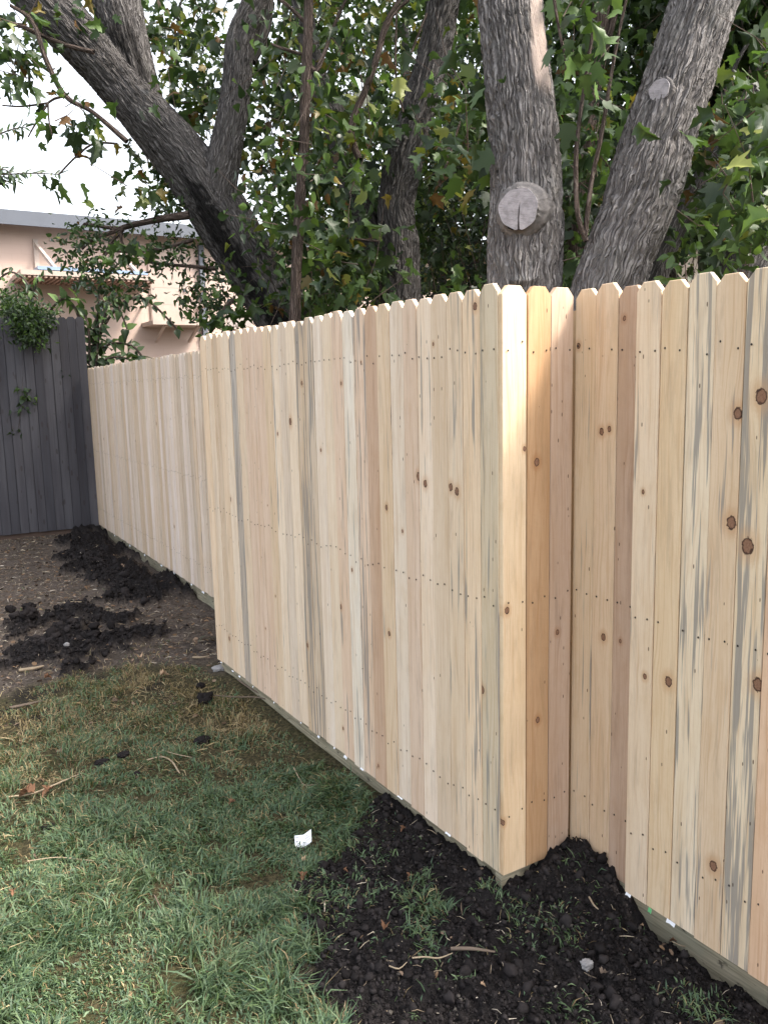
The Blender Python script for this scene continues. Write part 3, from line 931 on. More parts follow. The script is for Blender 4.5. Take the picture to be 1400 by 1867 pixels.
def stub(parent, c, d, r, length, collar, notch=0., name='branch_stub', mat=M_BARK):
    """sawn-off limb: collar, short barrel and a raw cut face with a drying crack"""
    c, d = np.asarray(c), np.asarray(d, float); d /= np.linalg.norm(d)
    path = np.array([(*(c - d * .10), collar), (*(c + d * .0), collar), (*(c + d * length * .45), r * 1.13), (*(c + d * length), r * 1.02)])
    st = tube(name, path, M_CALLUS, parent, .006, 96, .35, True, 31.)
    # cut face, a slab 9 mm thick with a wedge-shaped crack
    s = np.cross(d, (0, 0, 1)); s /= np.linalg.norm(s); w = np.cross(s, d)
    v2 = []
    n = 56
    for k in range(n):
        a = -math.pi / 2 + 2 * math.pi * (k + .5) / n
        rad = r * (1 + .03 * math.sin(3 * a + 1) + .02 * math.sin(7 * a))
        v2.append((math.cos(a) * rad, math.sin(a) * rad))
    if notch:
        q = r * notch
        v2 = v2[1:-1] + [(-.05 * r, -.97 * r), (-.035 * r, -.5 * r), (-.075 * r, 0.), (-.11 * r, q), (-.02 * r, .05 * r), (.03 * r, -.45 * r), (.06 * r, -.97 * r)]
    nn = len(v2)
    top = c + d * (length + .006)
    V = [top + s * x + w * y for x, y in v2] + [top - d * .012 + s * x + w * y for x, y in v2]
    F = [list(range(nn))] + [[k + nn, (k + 1) % nn + nn, (k + 1) % nn, k] for k in range(nn)]
    m = bpy.data.meshes.new('cut_face')
    m.from_pydata([tuple(p) for p in V], [], F)
    uvl = m.uv_layers.new(name='UVMap')
    for lp in m.loops:
        x, y = v2[lp.vertex_index % nn]
        uvl.data[lp.index].uv = (x, y)
    m.update()
    link('cut_face', m, M_CUT, st)
    # disc backing the crack, the shade of its depth put into the colour
    V = [c + d * (length - .004) + s * math.cos(a) * r * .98 + w * math.sin(a) * r * .98 for a in np.linspace(0, 2 * math.pi, 24, endpoint=False)]
    link('crack_backing', mesh_py('crack_backing', V, [list(range(24))]), M_CRACK_SHADE, st)
    return st
M_CALLUS = plain('callus_bark', (.16, .148, .145), .9, .45, 45., .012, .1)
M_CRACK_SHADE = plain('crack_shade', (.05, .04, .036), .9, .2, 30., 0, .1)
def rand_scars(n, L, w=.06, rng=random.Random(4)):
    return [(rng.uniform(.2, L), rng.uniform(0, 6.28), rng.uniform(.02, w), rng.uniform(.008, .014), rng.uniform(.006, .014)) for _ in range(n)]

# --- twin-trunk maple behind the fence corner
tA = empty('maple_tree', tuple(at(970, 1280, 4.2)))
tag(tA, 'big twin-trunked grey maple with sawn limb stub right behind the fence corner', 'tree')
pA = px_path([(958, 1280, 80), (957, 800, 70), (955, 530, 66), (957, 400, 66), (953, 250, 65), (945, 130, 61), (930, 0, 57), (915, -300, 52), (905, -600, 44)], 4.2)
def bareA(S, TH, U):
    zt = (S - 2.98)                              # pale peeled strip high on the right flank
    dth = (TH - 4.02 + math.pi) % (2 * math.pi) - math.pi
    wob = .25 * vnoise(S * 6., S * 0 + 3.)
    return sstep(.0, .12, zt) * sstep(1.4, .9, zt) * sstep(.42, .26, np.abs(dth + wob * .8 - .05))
trA = tube('trunk', pA, M_BARK, tA, .013, 210, 1.15, seed=2., scars=rand_scars(16, 4.5) + [(2.02, 3.2, .10, .012, .016), (2.10, 3.1, .07, .012, .014)], bare=bareA)
pA2 = px_path([(990, 1280, 62), (1030, 900, 70), (1108, 530, 68), (1165, 370, 66), (1215, 210, 62), (1285, 0, 58), (1390, -300, 52), (1480, -600, 44)], 4.05)
tube('trunk', pA2, M_BARK, tA, .013, 200, 1.15, seed=9., scars=rand_scars(34, 4.5, .07, random.Random(9)))
cS = at(950, 383, 4.2 - .19)
toward = CAM - cS
dS = toward / np.linalg.norm(toward) + .28 * -RT + np.array([0, 0, .10])
stub(tA, cS, dS, .095, .052, .132, .35)
cS2 = at(1204, 166, 4.05 - .128)
stub(tA, cS2, (CAM - cS2) / np.linalg.norm(CAM - cS2) - .55 * RT + .35 * np.array([0, 0, 1]), .050, .014, .068, 0)
for pts in ([(1068, 440, 5), (1052, 385, 4.5), (1050, 280, 4.5), (1060, 190, 3.5), (1080, 60, 3)], [(1066, 430, 5), (1078, 330, 4.2), (1095, 250, 4), (1120, 100, 3), (1145, -20, 2.5)],
            [(1010, 0, 3), (1020, 60, 2.5), (1035, 120, 2)]):
    tube('sprout', px_path(pts, 3.95), M_BARKB, tA, .02, 8, 0, False)
boxA = [(1370, 1560, 60, 300, 3.3, 4.2, 22), (1320, 1560, 280, 420, 3.3, 4.2, 16), (1020, 1095, -60, 170, 3.7, 4.6, 12), (1400, 1650, -500, 60, 3.4, 5., 40), (1330, 1420, 380, 440, 3.5, 4.4, 3),
        (700, 1300, -800, -160, 4.4, 6., 90), (1025, 1100, 150, 330, 4.5, 5.2, 10), (1310, 1420, 180, 410, 4.3, 5.2, 20), (830, 868, 150, 300, 4., 4.8, 5), (940, 1030, 470, 520, 4.4, 4.8, 3)]
cA = boxes(boxA)
add_leaves('crown', cA, 10, .11, .105, 'maple', tA, warm=.08, light=.42)
br = catmull(pA2, .3)[:, :3]
twigs('twigs', [(cA[i], cA[i] + RNG.normal(size=3) * .18 + np.array([0, 0, .12])) for i in range(len(cA))], .004, M_BARKB, tA)

# --- leaning maple on the left
tB = empty('leaning_tree', tuple(at(590, 1055, 7.)))
tag(tB, 'dark forked maple leaning left over the far pickets, black wet streak down its trunk', 'tree')
pB = px_path([(600, 1055, 80), (585, 760, 66), (522, 590, 56), (455, 480, 52), (388, 365, 54), (330, 285, 50), (262, 205, 45), (190, 120, 45), (78, 0, 45), (-40, -130, 40), (-220, -320, 30)], 7.)
def wetB(S, TH, U):
    dth = (TH - 2.75 + math.pi) % (2 * math.pi) - math.pi
    edge = .22 * vnoise(S * 5., TH * 2.) + .16 * vnoise(S * 23., TH * 9.)
    m = sstep(.42, .24, np.abs(dth + edge + .12 * (S - 2.6)))
    return m * sstep(3.75, 3.35, S + .2 * vnoise(TH * 6., S * 3.)) * .95
tube('trunk', pB, M_BARKD, tB, .016, 170, 1.35, seed=21., scars=rand_scars(8, 6., .08, random.Random(2)), wet=wetB)
pB2 = px_path([(318, 285, 22), (290, 235, 30), (258, 170, 37), (235, 95, 41), (212, 0, 43), (195, -150, 38), (170, -380, 28)], 7.05)
def wetB2(S, TH, U):
    dth = (TH - 3.3 + math.pi) % (2 * math.pi) - math.pi
    return sstep(.5, .1, np.abs(dth + .5 * vnoise(S * 4., TH * 3.))) * sstep(1.4, 1.0, S) * sstep(.1, .3, S) * .8
tube('limb', pB2, M_BARKD, tB, .016, 140, 1.2, seed=27., wet=wetB2)
pB3 = px_path([(395, 385, 34), (402, 325, 33), (420, 235, 30), (432, 150, 28), (440, 70, 27), (470, -10, 24), (500, -150, 20), (520, -380, 15)], 6.9)
tube('limb', pB3, M_BARKD, tB, .016, 110, .8, seed=33.)
tube('limb', px_path([(455, 110, 14), (475, 60, 16), (482, 10, 17), (478, -80, 15)], 7.0), M_BARKD, tB, .02, 40, .6, seed=37.)
for pts, d in (([(345, 392, 8), (290, 400, 6), (235, 412, 5), (200, 425, 4), (165, 440, 3), (150, 455, 2)], 6.8), ([(225, 418, 4), (205, 440, 3), (190, 470, 2.5)], 6.8), ([(218, 418, 4), (180, 412, 3), (155, 408, 2.5), (148, 420, 2)], 6.8),
               ([(222, 418, 3), (222, 440, 2.5), (232, 456, 2)], 6.8), ([(352, 437, 4), (300, 452, 3), (240, 460, 2.5), (195, 455, 2)], 6.7), ([(395, 490, 4), (340, 485, 3), (280, 480, 2.5), (262, 470, 2)], 6.8),
               ([(430, 545, 4), (412, 560, 3.5), (395, 590, 3), (380, 612, 2.5)], 6.4), ([(455, 560, 3), (445, 590, 2.5), (438, 612, 2)], 6.4),
               ([(232, 258, 5), (170, 205, 4), (120, 175, 4.5), (85, 110, 5), (60, 40, 4), (20, 10, 3)], 6.5), ([(172, 95, 4), (120, 82, 4), (70, 62, 4), (30, 45, 4), (-40, 40, 4)], 6.6),
               ([(215, 262, 2), (172, 262, 2), (140, 285, 1.8), (108, 318, 1.5)], 6.5), ([(88, 188, 2), (78, 205, 1.8), (60, 235, 1.5), (52, 250, 1.2)], 6.5), ([(88, 188, 2), (40, 194, 1.6), (5, 192, 1.3)], 6.5), ([(88, 188, 1.8), (90, 220, 1.5), (96, 248, 1.2)], 6.5),
               ([(120, 175, 2.5), (100, 180, 2.2), (88, 188, 2)], 6.5)):
    tube('branch', px_path(pts, d), M_BARKB, tB, .03, 8, 0, False)
# maple leaves about the left stems
boxB = [(-60, 60, 30, 130, 6.2, 7., 9), (20, 60, 120, 160, 6.3, 6.6, 2), (100, 170, 190, 245, 6.3, 6.6, 3), (270, 410, -60, 330, 7.3, 8.6, 62), (300, 370, 60, 240, 6.9, 7.6, 10), (450, 580, -80, 300, 7.2, 8.5, 60), (90, 180, -20, 8, 6.2, 6.8, 3),
        (-300, 420, -650, -130, 6.5, 9., 60), (160, 250, 330, 345, 6.3, 6.6, 1)]
cB = boxes(boxB)
add_leaves('crown', cB, 10, .15, .115, 'maple', tB, warm=.2, light=.12)
twigs('twigs', [(p, p + RNG.normal(size=3) * .2 + np.array([0, 0, .15])) for p in cB], .005, M_BARKB, tB)
handful = np.array([at(x, y, 6.45) for x, y in ((48, 150), (130, 225), (155, 220), (172, 250), (160, 205), (100, 335), (112, 330), (270, 345), (5, 100), (8, 150), (30, 95))])
add_leaves('drooping_leaf', handful, 3, .05, .15, 'maple', tB, droop=2.2, warm=.1, light=.05)
# small-leaved spray in front of the pink wall
sprayc = boxes([(110, 175, 405, 450, 6.6, 7., 9), (115, 190, 450, 500, 6.6, 7., 14), (165, 235, 395, 425, 6.6, 7., 5), (200, 260, 500, 560, 6.7, 7.1, 10), (275, 345, 450, 510, 6.6, 7., 11), (330, 400, 480, 560, 6.7, 7.1, 15), (250, 330, 350, 400, 6.8, 7.2, 12),
                (370, 430, 440, 590, 7., 7.6, 22), (150, 200, 500, 520, 6.7, 7., 3), (290, 330, 425, 455, 6.8, 7., 4)])
add_leaves('leaf_spray', sprayc, 17, .085, .062, 'simple', tB, M_LEAF2, droop=.6, warm=.02, light=.1)
add_leaves('leaf_spray', boxes([(365, 460, 560, 625, 6.2, 6.5, 7), (210, 275, 430, 470, 6.4, 6.7, 3), (230, 250, 445, 460, 6.4, 6.6, 2)]), 6, .07, .11, 'maple', tB, M_LEAF2, droop=.6, warm=.02, light=.5)

# --- centre maple
tC = empty('dark_tree', tuple(at(735, 1113, 6.)))
tag(tC, 'shaded dark-barked maple with crooked trunk between the leaning and the twin-trunked tree', 'tree')
pC = px_path([(738, 1113, 52), (737, 760, 42), (732, 560, 40), (728, 450, 36), (722, 380, 33), (738, 290, 33), (752, 235, 30), (778, 140, 30), (802, 40, 31), (815, -40, 30), (840, -300, 25), (850, -560, 20)], 6.)
tube('trunk', pC, M_BARKD, tC, .014, 140, 1.2, seed=41., scars=rand_scars(8, 5., .06, random.Random(6)))
tube('limb', px_path([(735, 660, 28), (712, 540, 28), (680, 440, 25), (640, 330, 23), (612, 225, 23), (580, 145, 21), (560, 60, 18), (530, -120, 15), (500, -350, 10)], 6.15), M_BARKD, tC, .016, 100, 1., seed=47.)
for pts in ([(655, 290, 6), (640, 235, 7), (672, 150, 6), (690, 95, 6), (705, 40, 5), (735, -10, 4)], [(690, 90, 4), (715, 30, 3), (745, 0, 3)], [(735, 205, 2), (722, 140, 2), (722, 60, 2), (724, -10, 2)], [(735, 140, 2), (752, 90, 2), (778, 25, 2)],
            [(800, 340, 2.5), (830, 250, 2.2), (845, 200, 2)], [(552, 395, 3), (620, 430, 2.5), (690, 440, 2)]):
    tube('branch', px_path(pts, 5.3), M_BARKB, tC, .03, 8, 0, False)
cC = boxes([(560, 900, -60, 520, 6.4, 8.2, 120), (570, 670, 60, 330, 5.2, 6., 12), (640, 690, 430, 560, 5., 6., 7), (825, 890, 100, 330, 5., 6.2, 14), (560, 640, 350, 480, 5., 6., 10), (540, 1000, -600, -60, 5., 7.5, 80), (600, 690, 210, 260, 5., 5.5, 4)])
add_leaves('crown', cC, 11, .15, .11, 'maple', tC, warm=.2, light=.22)
twigs('twigs', [(p, p + RNG.normal(size=3) * .22 + np.array([0, 0, .1])) for p in cC], .004, M_BARKB, tC)

# --- slim stems
def slim(name, label, stems, depth, mat, crown, per, size, kind, lm=M_LEAF, spread=.14, **kw):
    b = px_path(stems[0][:1], depth)[0]
    t = empty(name, tuple(b[:3]))
    tag(t, label, 'tree')
    for i, st in enumerate(stems):
        tube('trunk' if i == 0 else 'branch', px_path(st, depth), mat, t, .02, 40 if i == 0 else 10, .35, i == 0, 50. + i)
    c = boxes(crown)
    add_leaves('crown', c, per, spread, size, kind, t, lm, **kw)
    twigs('twigs', [(p, p + RNG.normal(size=3) * .2) for p in c], .0035, M_BARKB, t)
    return t
slim('slim_tree', 'slim brown straight stem with side twigs beside the leaning maple', [[(530, 1176, 13), (536, 700, 12), (541, 480, 11), (552, 300, 10.5), (558, 150, 10), (563, 0, 9.5), (566, -250, 7)],
     [(558, 105, 5), (575, 130, 5), (590, 100, 4), (612, 40, 3), (640, -20, 2.5)], [(556, 40, 4), (530, 15, 3.5), (500, -10, 3)], [(556, 100, 3), (520, 90, 3), (495, 80, 2)]], 5.2, M_BARKB,
     [(480, 640, -120, 560, 5.3, 6.4, 70), (480, 600, 150, 420, 4.9, 5.4, 16), (460, 560, 330, 520, 6., 7., 26)], 10, .08, 'oval', M_LEAF2, warm=.12, light=.28)
slim('slim_tree', 'smooth brown stem rising just behind the gap between the twin trunks', [[(1045, 1113, 24), (1046, 700, 21), (1052, 470, 19), (1058, 330, 18), (1075, 180, 17), (1090, 60, 17), (1100, -60, 15), (1110, -300, 10)],
     [(1080, 130, 8), (1110, 60, 7), (1130, -20, 6)]], 6., M_BARKB, [(1010, 1210, -200, 420, 6., 7.5, 46), (1020, 1120, 200, 420, 5., 5.8, 12)], 11, .105, 'maple', warm=.06, light=.25, spread=.16)
slim('slim_tree', 'dim brown stem slanting right past the twin-trunked maple', [[(1130, 1113, 24), (1165, 680, 21), (1205, 480, 21), (1262, 360, 19), (1320, 260, 17), (1370, 170, 15), (1450, 20, 12), (1540, -150, 8)],
     [(1262, 350, 6), (1300, 240, 5), (1340, 120, 4), (1375, 60, 3)], [(1215, 430, 6), (1290, 340, 4), (1360, 250, 3)]], 5.7, M_BARKD, [(1180, 1460, -150, 470, 5.6, 7.2, 62), (1190, 1330, 300, 430, 5., 5.6, 8)], 11, .105, 'maple', warm=.06, light=.22, spread=.16)
slim('stout_tree', 'stout dark trunk slanting out behind the rightmost pickets', [[(1240, 1200, 46), (1310, 700, 44), (1350, 500, 42), (1400, 415, 40), (1480, 330, 36), (1600, 200, 28), (1700, 0, 18)]], 5., M_BARKD,
     [(1330, 1600, -300, 300, 5., 6.5, 40), (1350, 1500, 180, 420, 4.6, 5., 8)], 11, .105, 'maple', warm=.06, light=.25, spread=.16)

# --- background trees that close off the view
def back_tree(x, y, rx, zc, rz, label, n, size, trunk_r=.12, kind='simple', **kw):
    t = empty('background_tree', (x, y, -.1))
    tag(t, label, 'tree', 'trees closing the view behind the maples')
    rr = random.Random(int(x * 31 + y * 17))
    path = np.array([(x, y, -.1, trunk_r), (x + rr.uniform(-.1, .1), y, 1.2, trunk_r * .9), (x + rr.uniform(-.3, .3), y + .1, 3., trunk_r * .7), (x + rr.uniform(-.5, .5), y, zc + rz * .6, trunk_r * .3)])
    tube('trunk', path, M_BARKD, t, .06, 14, .5, True, x)
    for k in range(5):
        a = rr.uniform(0, 6.28); z0 = rr.uniform(1.2, zc)
        tube('limb', np.array([(x, y, z0, trunk_r * .4), (x + math.cos(a) * rx * .4, y + math.sin(a) * rx * .4, z0 + .7, trunk_r * .28), (x + math.cos(a) * rx * .8, y + math.sin(a) * rx * .8, z0 + 1.6, trunk_r * .1)]), M_BARKD, t, .1, 6, 0, False)
    ncl = n // 14
    d = RNG.normal(size=(ncl, 3)); d /= np.linalg.norm(d, axis=1)[:, None]
    r = RNG.random(ncl) ** (1 / 2.2)
    c = np.array([x, y, zc]) + d * r[:, None] * np.array([rx, rx, rz])
    lump = 1 + .25 * fbm(d[:, 0] * 2 + x, d[:, 1] * 2 + y, 2, d[:, 2] * 2)
    c = np.array([x, y, zc]) + (c - np.array([x, y, zc])) * lump[:, None]
    c = c[c[:, 2] > .25]
    add_leaves('crown', c, 14, .22, size, kind, t, **kw)
EV = np.array([(.024, .042, .020), (.031, .054, .024), (.038, .064, .027), (.020, .036, .019)])
for i, (x, y, rx, zc, rz, n, sz, lab, kd) in enumerate([
        (5.9, 8.6, 1.9, 3.6, 3.9, 8400, .12, 'loose green tree filling the gap behind the leaning maple', 'simple'),
        (8.3, 10.8, 2.7, 4.2, 4.8, 7000, .15, 'tall dense tree behind the crooked dark maple', 'simple'),
        (7.6, 7.6, 2.1, 3.6, 4.2, 8400, .12, 'bushy green tree behind the gap left of the sawn trunk', 'maple'),
        (9.9, 8.6, 2.6, 4.6, 4.8, 7000, .14, 'dense tree seen straight behind the sawn trunk', 'simple'),
        (6.9, 5.2, 1.6, 5.4, 2.3, 7000, .13, 'shady tree behind the slanting right trunk', 'maple'),
        (6.9, 3.9, 1.5, 4.6, 2.5, 5600, .13, 'green tree behind the rightmost pickets', 'maple')]):
    back_tree(x, y, rx, zc, rz, lab, int(n * 1.4), sz * .82, kind='lobed' if kd == 'maple' else kd, warm=.06, light=.12, palette=EV if kd == 'simple' else GREENS, bright=1.)
# low shrubs just behind the fence
def shrub(name, label, boxes_, per, size, kind, mat=M_LEAF2, spread=.12, **kw):
    c = boxes(boxes_)
    lo = c[:, :2].mean(0)
    t = empty(name, (lo[0], lo[1], -.1))
    tag(t, label, 'shrub')
    twigs('stems', [((lo[0] + RNG.normal() * .15, lo[1] + RNG.normal() * .15, -.1), p) for p in c[::2]], .008, M_BARKB, t)
    add_leaves('foliage', c, per, spread, size, kind, t, mat, **kw)
    return t
shrub('leafy_shrub', 'dark leafy shrub filling the space right of the leaning trunk above the pickets', [(560, 720, 400, 620, 5.4, 6.6, 46), (520, 640, 470, 640, 6.6, 7.6, 26)], 12, .10, 'oval', warm=.04, light=.15)
shrub('leafy_shrub', 'fine-leaved dark shrub between the crooked maple and the sawn trunk', [(765, 900, 340, 600, 6.2, 7.6, 60)], 20, .065, 'simple', warm=.02, light=.06, palette=EV)
shrub('leafy_shrub', 'pale green seedling leaves peeping over pickets left of the sawn trunk', [(815, 885, 515, 560, 4.9, 5.3, 6)], 7, .085, 'maple', spread=.07, warm=0., light=.8)
shrub('leafy_shrub', 'bright yellow-green seedlings peeping over the right pickets', [(1225, 1260, 475, 500, 3.5, 3.9, 4), (1325, 1370, 440, 500, 3.4, 3.8, 7), (1285, 1310, 480, 510, 3.5, 3.8, 1)], 5, .07, 'simple', spread=.06, warm=0., light=.9, droop=-.4)
shrub('leafy_shrub', 'shadowy shrub filling the space behind the slanting right trunk', [(1160, 1330, 330, 450, 6.2, 7.6, 40), (1020, 1080, 380, 560, 5., 6.4, 22)], 12, .10, 'oval', warm=.03, light=.12)

# --- vine on the old fence and long shoots beside it
def shoot(path, n, size, V, px=True):
    """long arching stem with leaves in two ranks; returns stem path and leaf arrays"""
    Q = catmull(path, .02)
    c = Q[:, :3]
    T = np.gradient(c, axis=0); T /= np.linalg.norm(T, axis=1)[:, None]
    ii = np.linspace(len(c) * .12, len(c) - 1, n).astype(int)
    for j, i in enumerate(ii):
        for sg in (-1, 1):
            s = np.cross(T[i], (0, 0, 1)); s /= np.linalg.norm(s) + 1e-6
            d = sg * s * .5 + T[i] * .45 + RNG.normal(size=3) * .18 + np.array([0, 0, -.55 if sg > 0 else .35])
            V.append((c[i], d, np.array([RNG.normal() * .5, -.6 + RNG.normal() * .5, .8]), size * RNG.uniform(.7, 1.15)))
def leaf_obj(name, V, kind, parent, mat, **kw):
    P = np.array([a[0] for a in V]); D = np.array([a[1] for a in V]); N = np.array([a[2] for a in V]); S = np.array([a[3] for a in V])
    o = link(name, leaves_mesh(name, P, D, N, S, leaf_cols(len(V), **kw), kind), mat, parent)
    o['kind'] = 'stuff'
    return o
vs = empty('arching_shrub', tuple(at(180, 745, 11.5)))
tag(vs, 'arching leafy shoots springing up between the grey fence and new far pickets', 'shrub')
VL = []
for pts in ([(165, 760, 4), (172, 640, 3), (215, 560, 2.5), (262, 545, 2), (310, 585, 2), (322, 600, 1.5)], [(165, 760, 4), (168, 660, 3), (200, 628, 2.5), (240, 630, 2), (258, 648, 2)], [(160, 760, 4), (150, 600, 3), (120, 545, 2.5), (85, 575, 2)],
            [(165, 760, 4), (178, 600, 3), (185, 520, 2.5), (205, 490, 2), (235, 470, 1.6)], [(165, 760, 4), (170, 680, 3), (195, 655, 2.5), (225, 652, 2), (250, 662, 1.6)], [(165, 760, 3), (162, 600, 2.5), (140, 540, 2), (150, 500, 1.6)],
            [(165, 760, 3), (175, 590, 2.5), (205, 545, 2), (225, 580, 1.6), (232, 600, 1.4)], [(168, 760, 3), (176, 670, 2.5), (182, 610, 2), (196, 560, 1.8)]):
    p = px_path(pts, 10.9 + RNG.uniform(-.3, .3))
    tube('stem', p, M_BARKB, vs, .05, 6, 0, False)
    shoot(p, 17, .15, VL)
leaf_obj('foliage', VL, 'oval', vs, M_LEAF2, warm=.0, light=.25)
vn = empty('climbing_vine', tuple(on_y(60, 590, 10.2)))
tag(vn, 'dense green vine clump spilling over the top of the grey fence', 'vine')
vc = boxes([(15, 80, 555, 600, 9.16, 9.42, 44), (32, 72, 590, 622, 9.12, 9.28, 18), (-60, 20, 545, 580, 9.9, 10.2, 30), (70, 100, 560, 585, 9.8, 9.95, 6), (-40, 60, 520, 560, 10., 10.5, 16)])
add_leaves('foliage', vc, 22, .07, .062, 'simple', vn, M_LEAF2, warm=.0, light=.25)
add_leaves('foliage', np.array([on_y(x, y, 10.14) for x, y in ((38, 712), (46, 722), (42, 735), (36, 748), (60, 728), (98, 590), (118, 680), (30, 790))]), 8, .035, .06, 'oval', vn, M_LEAF2, warm=0., light=.15)
V = []
for pts in ([(-40, 560, 2.5), (10, 500, 2), (40, 505, 1.8), (60, 530, 1.5)], [(-40, 600, 2.5), (0, 540, 2), (20, 570, 1.5)], [(40, 600, 2), (66, 520, 1.6), (74, 505, 1.3)]):
    p = px_path(pts, 10.3)
    tube('stem', p, M_BARKB, vn, .05, 6, 0, False)
    shoot(p, 10, .13, V)
tube('stem', np.array([(*on_y(40, 615, 10.175), .004), (*on_y(42, 700, 10.175), .004), (*on_y(34, 790, 10.175), .003)]), M_BARKB, vn, .05, 6, 0, False)
leaf_obj('foliage', V, 'simple', vn, M_LEAF2, warm=0., light=.3)
# feathery tree left of the picture, its sprays reach in over the old fence
ft = empty('feathery_tree', (.1, 13.4, -.1))
tag(ft, 'tree with feathery fern-like leaf sprays hanging against the white sky', 'tree')
tube('trunk', np.array([(.1, 13.4, -.1, .14), (.15, 13.4, 2.5, .11), (.05, 13.3, 5., .07), (.2, 13.3, 6.5, .03)]), M_BARKB, ft, .05, 24, .4, True, 61.)
V = []
fp = on_y(-30, 325, 12.9)
tube('limb', np.array([(.1, 13.4, 3.6, .05), (.6, 13.1, 4.6, .035), (fp[0], fp[1], fp[2], .015)]), M_BARKB, ft, .05, 8, 0, False)
for pts in ([(-40, 270, 2), (0, 245, 1.6), (25, 235, 1.2), (46, 232, 1)], [(-40, 320, 2), (10, 318, 1.6), (60, 316, 1.3), (108, 318, 1)], [(-40, 340, 2), (-10, 315, 1.6), (12, 310, 1.2), (30, 330, 1)], [(-40, 300, 2), (-15, 305, 1.5), (6, 325, 1.)],
            [(-50, 330, 2), (-30, 340, 1.5), (10, 335, 1.2)]):
    p = px_path(pts, 12.)
    tube('twig', p, M_BARKB, ft, .05, 6, 0, False)
    shoot(p, 14, .17, V)
leaf_obj('foliage', V, 'narrow', ft, M_LEAF2, warm=.02, light=.1)
add_leaves('crown', np.array([.1, 13.4, 6.]) + RNG.normal(size=(60, 3)) * np.array([.45, .6, .9]) - np.array([.9, 0, 0]), 26, .2, .12, 'narrow', ft, M_LEAF2)
# overhead wire
wr = tube('overhead_wire', np.array([(*at(-200, 300, 30.), .008), (*at(110, 318, 30.), .008), (*at(400, 338, 30.), .008), (*at(1500, 380, 30.), .008)]), plain('pale_grey_wire', (.45, .45, .47), .6, .05, 3., 0), None, .6, 6, 0, False)
tag(wr, 'thin pale overhead wire crossing the white sky above the pink roof', 'wire')

# ------------------------------------------------------------------ lawn, soil crumbs, litter
def gz(x, y): return ground_z(np.asarray(x, float), np.asarray(y, float))
def blade_mesh(name, x, y, length, width, cols, lean, seed_dir=None):
    n = len(x)
    z = gz(x, y) - .004
    a = RNG.normal(size=n) * 1.25 + 5. * vnoise(x * 7., y * 7.) + 3. * vnoise(x * 1.6 + 9, y * 1.6)
    d = np.stack([np.cos(a), np.sin(a)], -1)
    s = np.stack([-d[:, 1], d[:, 0]], -1)
    tw = RNG.uniform(-.9, .9, n)
    s3 = np.stack([s[:, 0] * np.cos(tw), s[:, 1] * np.cos(tw), np.sin(tw)], -1)
    b = np.stack([x, y, z], -1)
    up = np.sqrt(np.maximum(1 - lean ** 2, .02))
    m = b + np.stack([d[:, 0] * lean * .5, d[:, 1] * lean * .5, up * .62], -1) * length[:, None]
    droop = RNG.uniform(.05, .65, n)
    t = b + np.stack([d[:, 0] * (lean * .5 + .45), d[:, 1] * (lean * .5 + .45), np.maximum(up * (1.05 - droop), .02)], -1) * length[:, None]
    w = width[:, None]
    V = np.stack([b - s3 * w * .45, b + s3 * w * .45, m - s3 * w * .5, m + s3 * w * .5, t], 1).reshape(-1, 3)
    o = np.arange(n) * 5
    Q = np.stack([o, o + 1, o + 3, o + 2], -1)
    Tt = np.stack([o + 2, o + 3, o + 4], -1)
    return mesh_np(name, V, [Q, Tt], False, np.repeat(cols, 5, 0))
GR = np.array([(.082, .134, .068), (.108, .162, .084), (.060, .104, .056), (.136, .188, .100), (.096, .146, .060), (.068, .118, .070)])
STRAW = np.array([(.36, .28, .15), (.29, .21, .11), (.42, .34, .20), (.22, .15, .08)])
def grass_zone(n, x0, x1, y0, y1):
    x = RNG.uniform(x0, x1, n); y = RNG.uniform(y0, y1, n)
    A, m1, m2, dirt, sdA, sd1, sd2 = masks(x, y)
    patch = fbm(x * 2.3 + 11, y * 2.3, 4)
    fine = fbm(x * 9., y * 9. + 3, 3)
    dens = (1 - A) * (1 - sstep(.15, .85, dirt) * .93) * np.clip(.80 + .75 * fine - .45 * np.maximum(patch, 0), .03, 1)
    thin = sstep(3.05, 4.1, y + .3 * patch)
    dens = dens * (1 - .38 * thin) * (1 - np.maximum(m1, m2))
    tz = tuft_zone(x, y)
    dens = np.maximum(dens, tz * np.clip(.20 + .6 * fine, 0, .45))
    # a worn strip along the foot of the new fence
    dens = dens * np.where((x > 1.52) & (y > 1.95), .12, 1) * np.where((x > 1.83), .0, 1) * np.where((x > 1.56) & (y > 1.85) & (y < 4.47), 0, 1)
    k = RNG.random(n) < dens
    return x[k], y[k], patch[k], thin[k], A[k], dirt[k]
parts = [grass_zone(230000, -.15, 1.9, 1.0, 3.1), grass_zone(110000, -.1, 1.75, 3.1, 5.4), grass_zone(26000, -.2, 2.2, 5.4, 10.2), grass_zone(34000, -1.6, -.15, .6, 6.)]
x, y, patch, thin, A, dirt = (np.concatenate([p[i] for p in parts]) for i in range(6))
n = len(x)
cols = GR[RNG.integers(0, len(GR), n)].copy() * RNG.uniform(.7, 1.25, (n, 1))
pst = .09 + .09 * sstep(2.3, 2.9, y) + .40 * thin + .42 * sstep(.15, .75, patch) * (.35 + .65 * sstep(2.4, 3.2, y)) + .25 * dirt
isst = RNG.random(n) < pst
cols[isst] = STRAW[RNG.integers(0, len(STRAW), isst.sum())] * RNG.uniform(.6, 1.2, (isst.sum(), 1))
ln = RNG.uniform(.018, .062, n) * np.where(y < 2.9, 1.15, .9) * np.where(isst, .95, 1.) * np.clip(1 + .7 * fbm(x * 6., y * 6., 3), .45, 1.8) * np.where(A > .5, .55, 1.)
wd_ = RNG.uniform(.0020, .0056, n) * np.where(isst, .6, 1.)
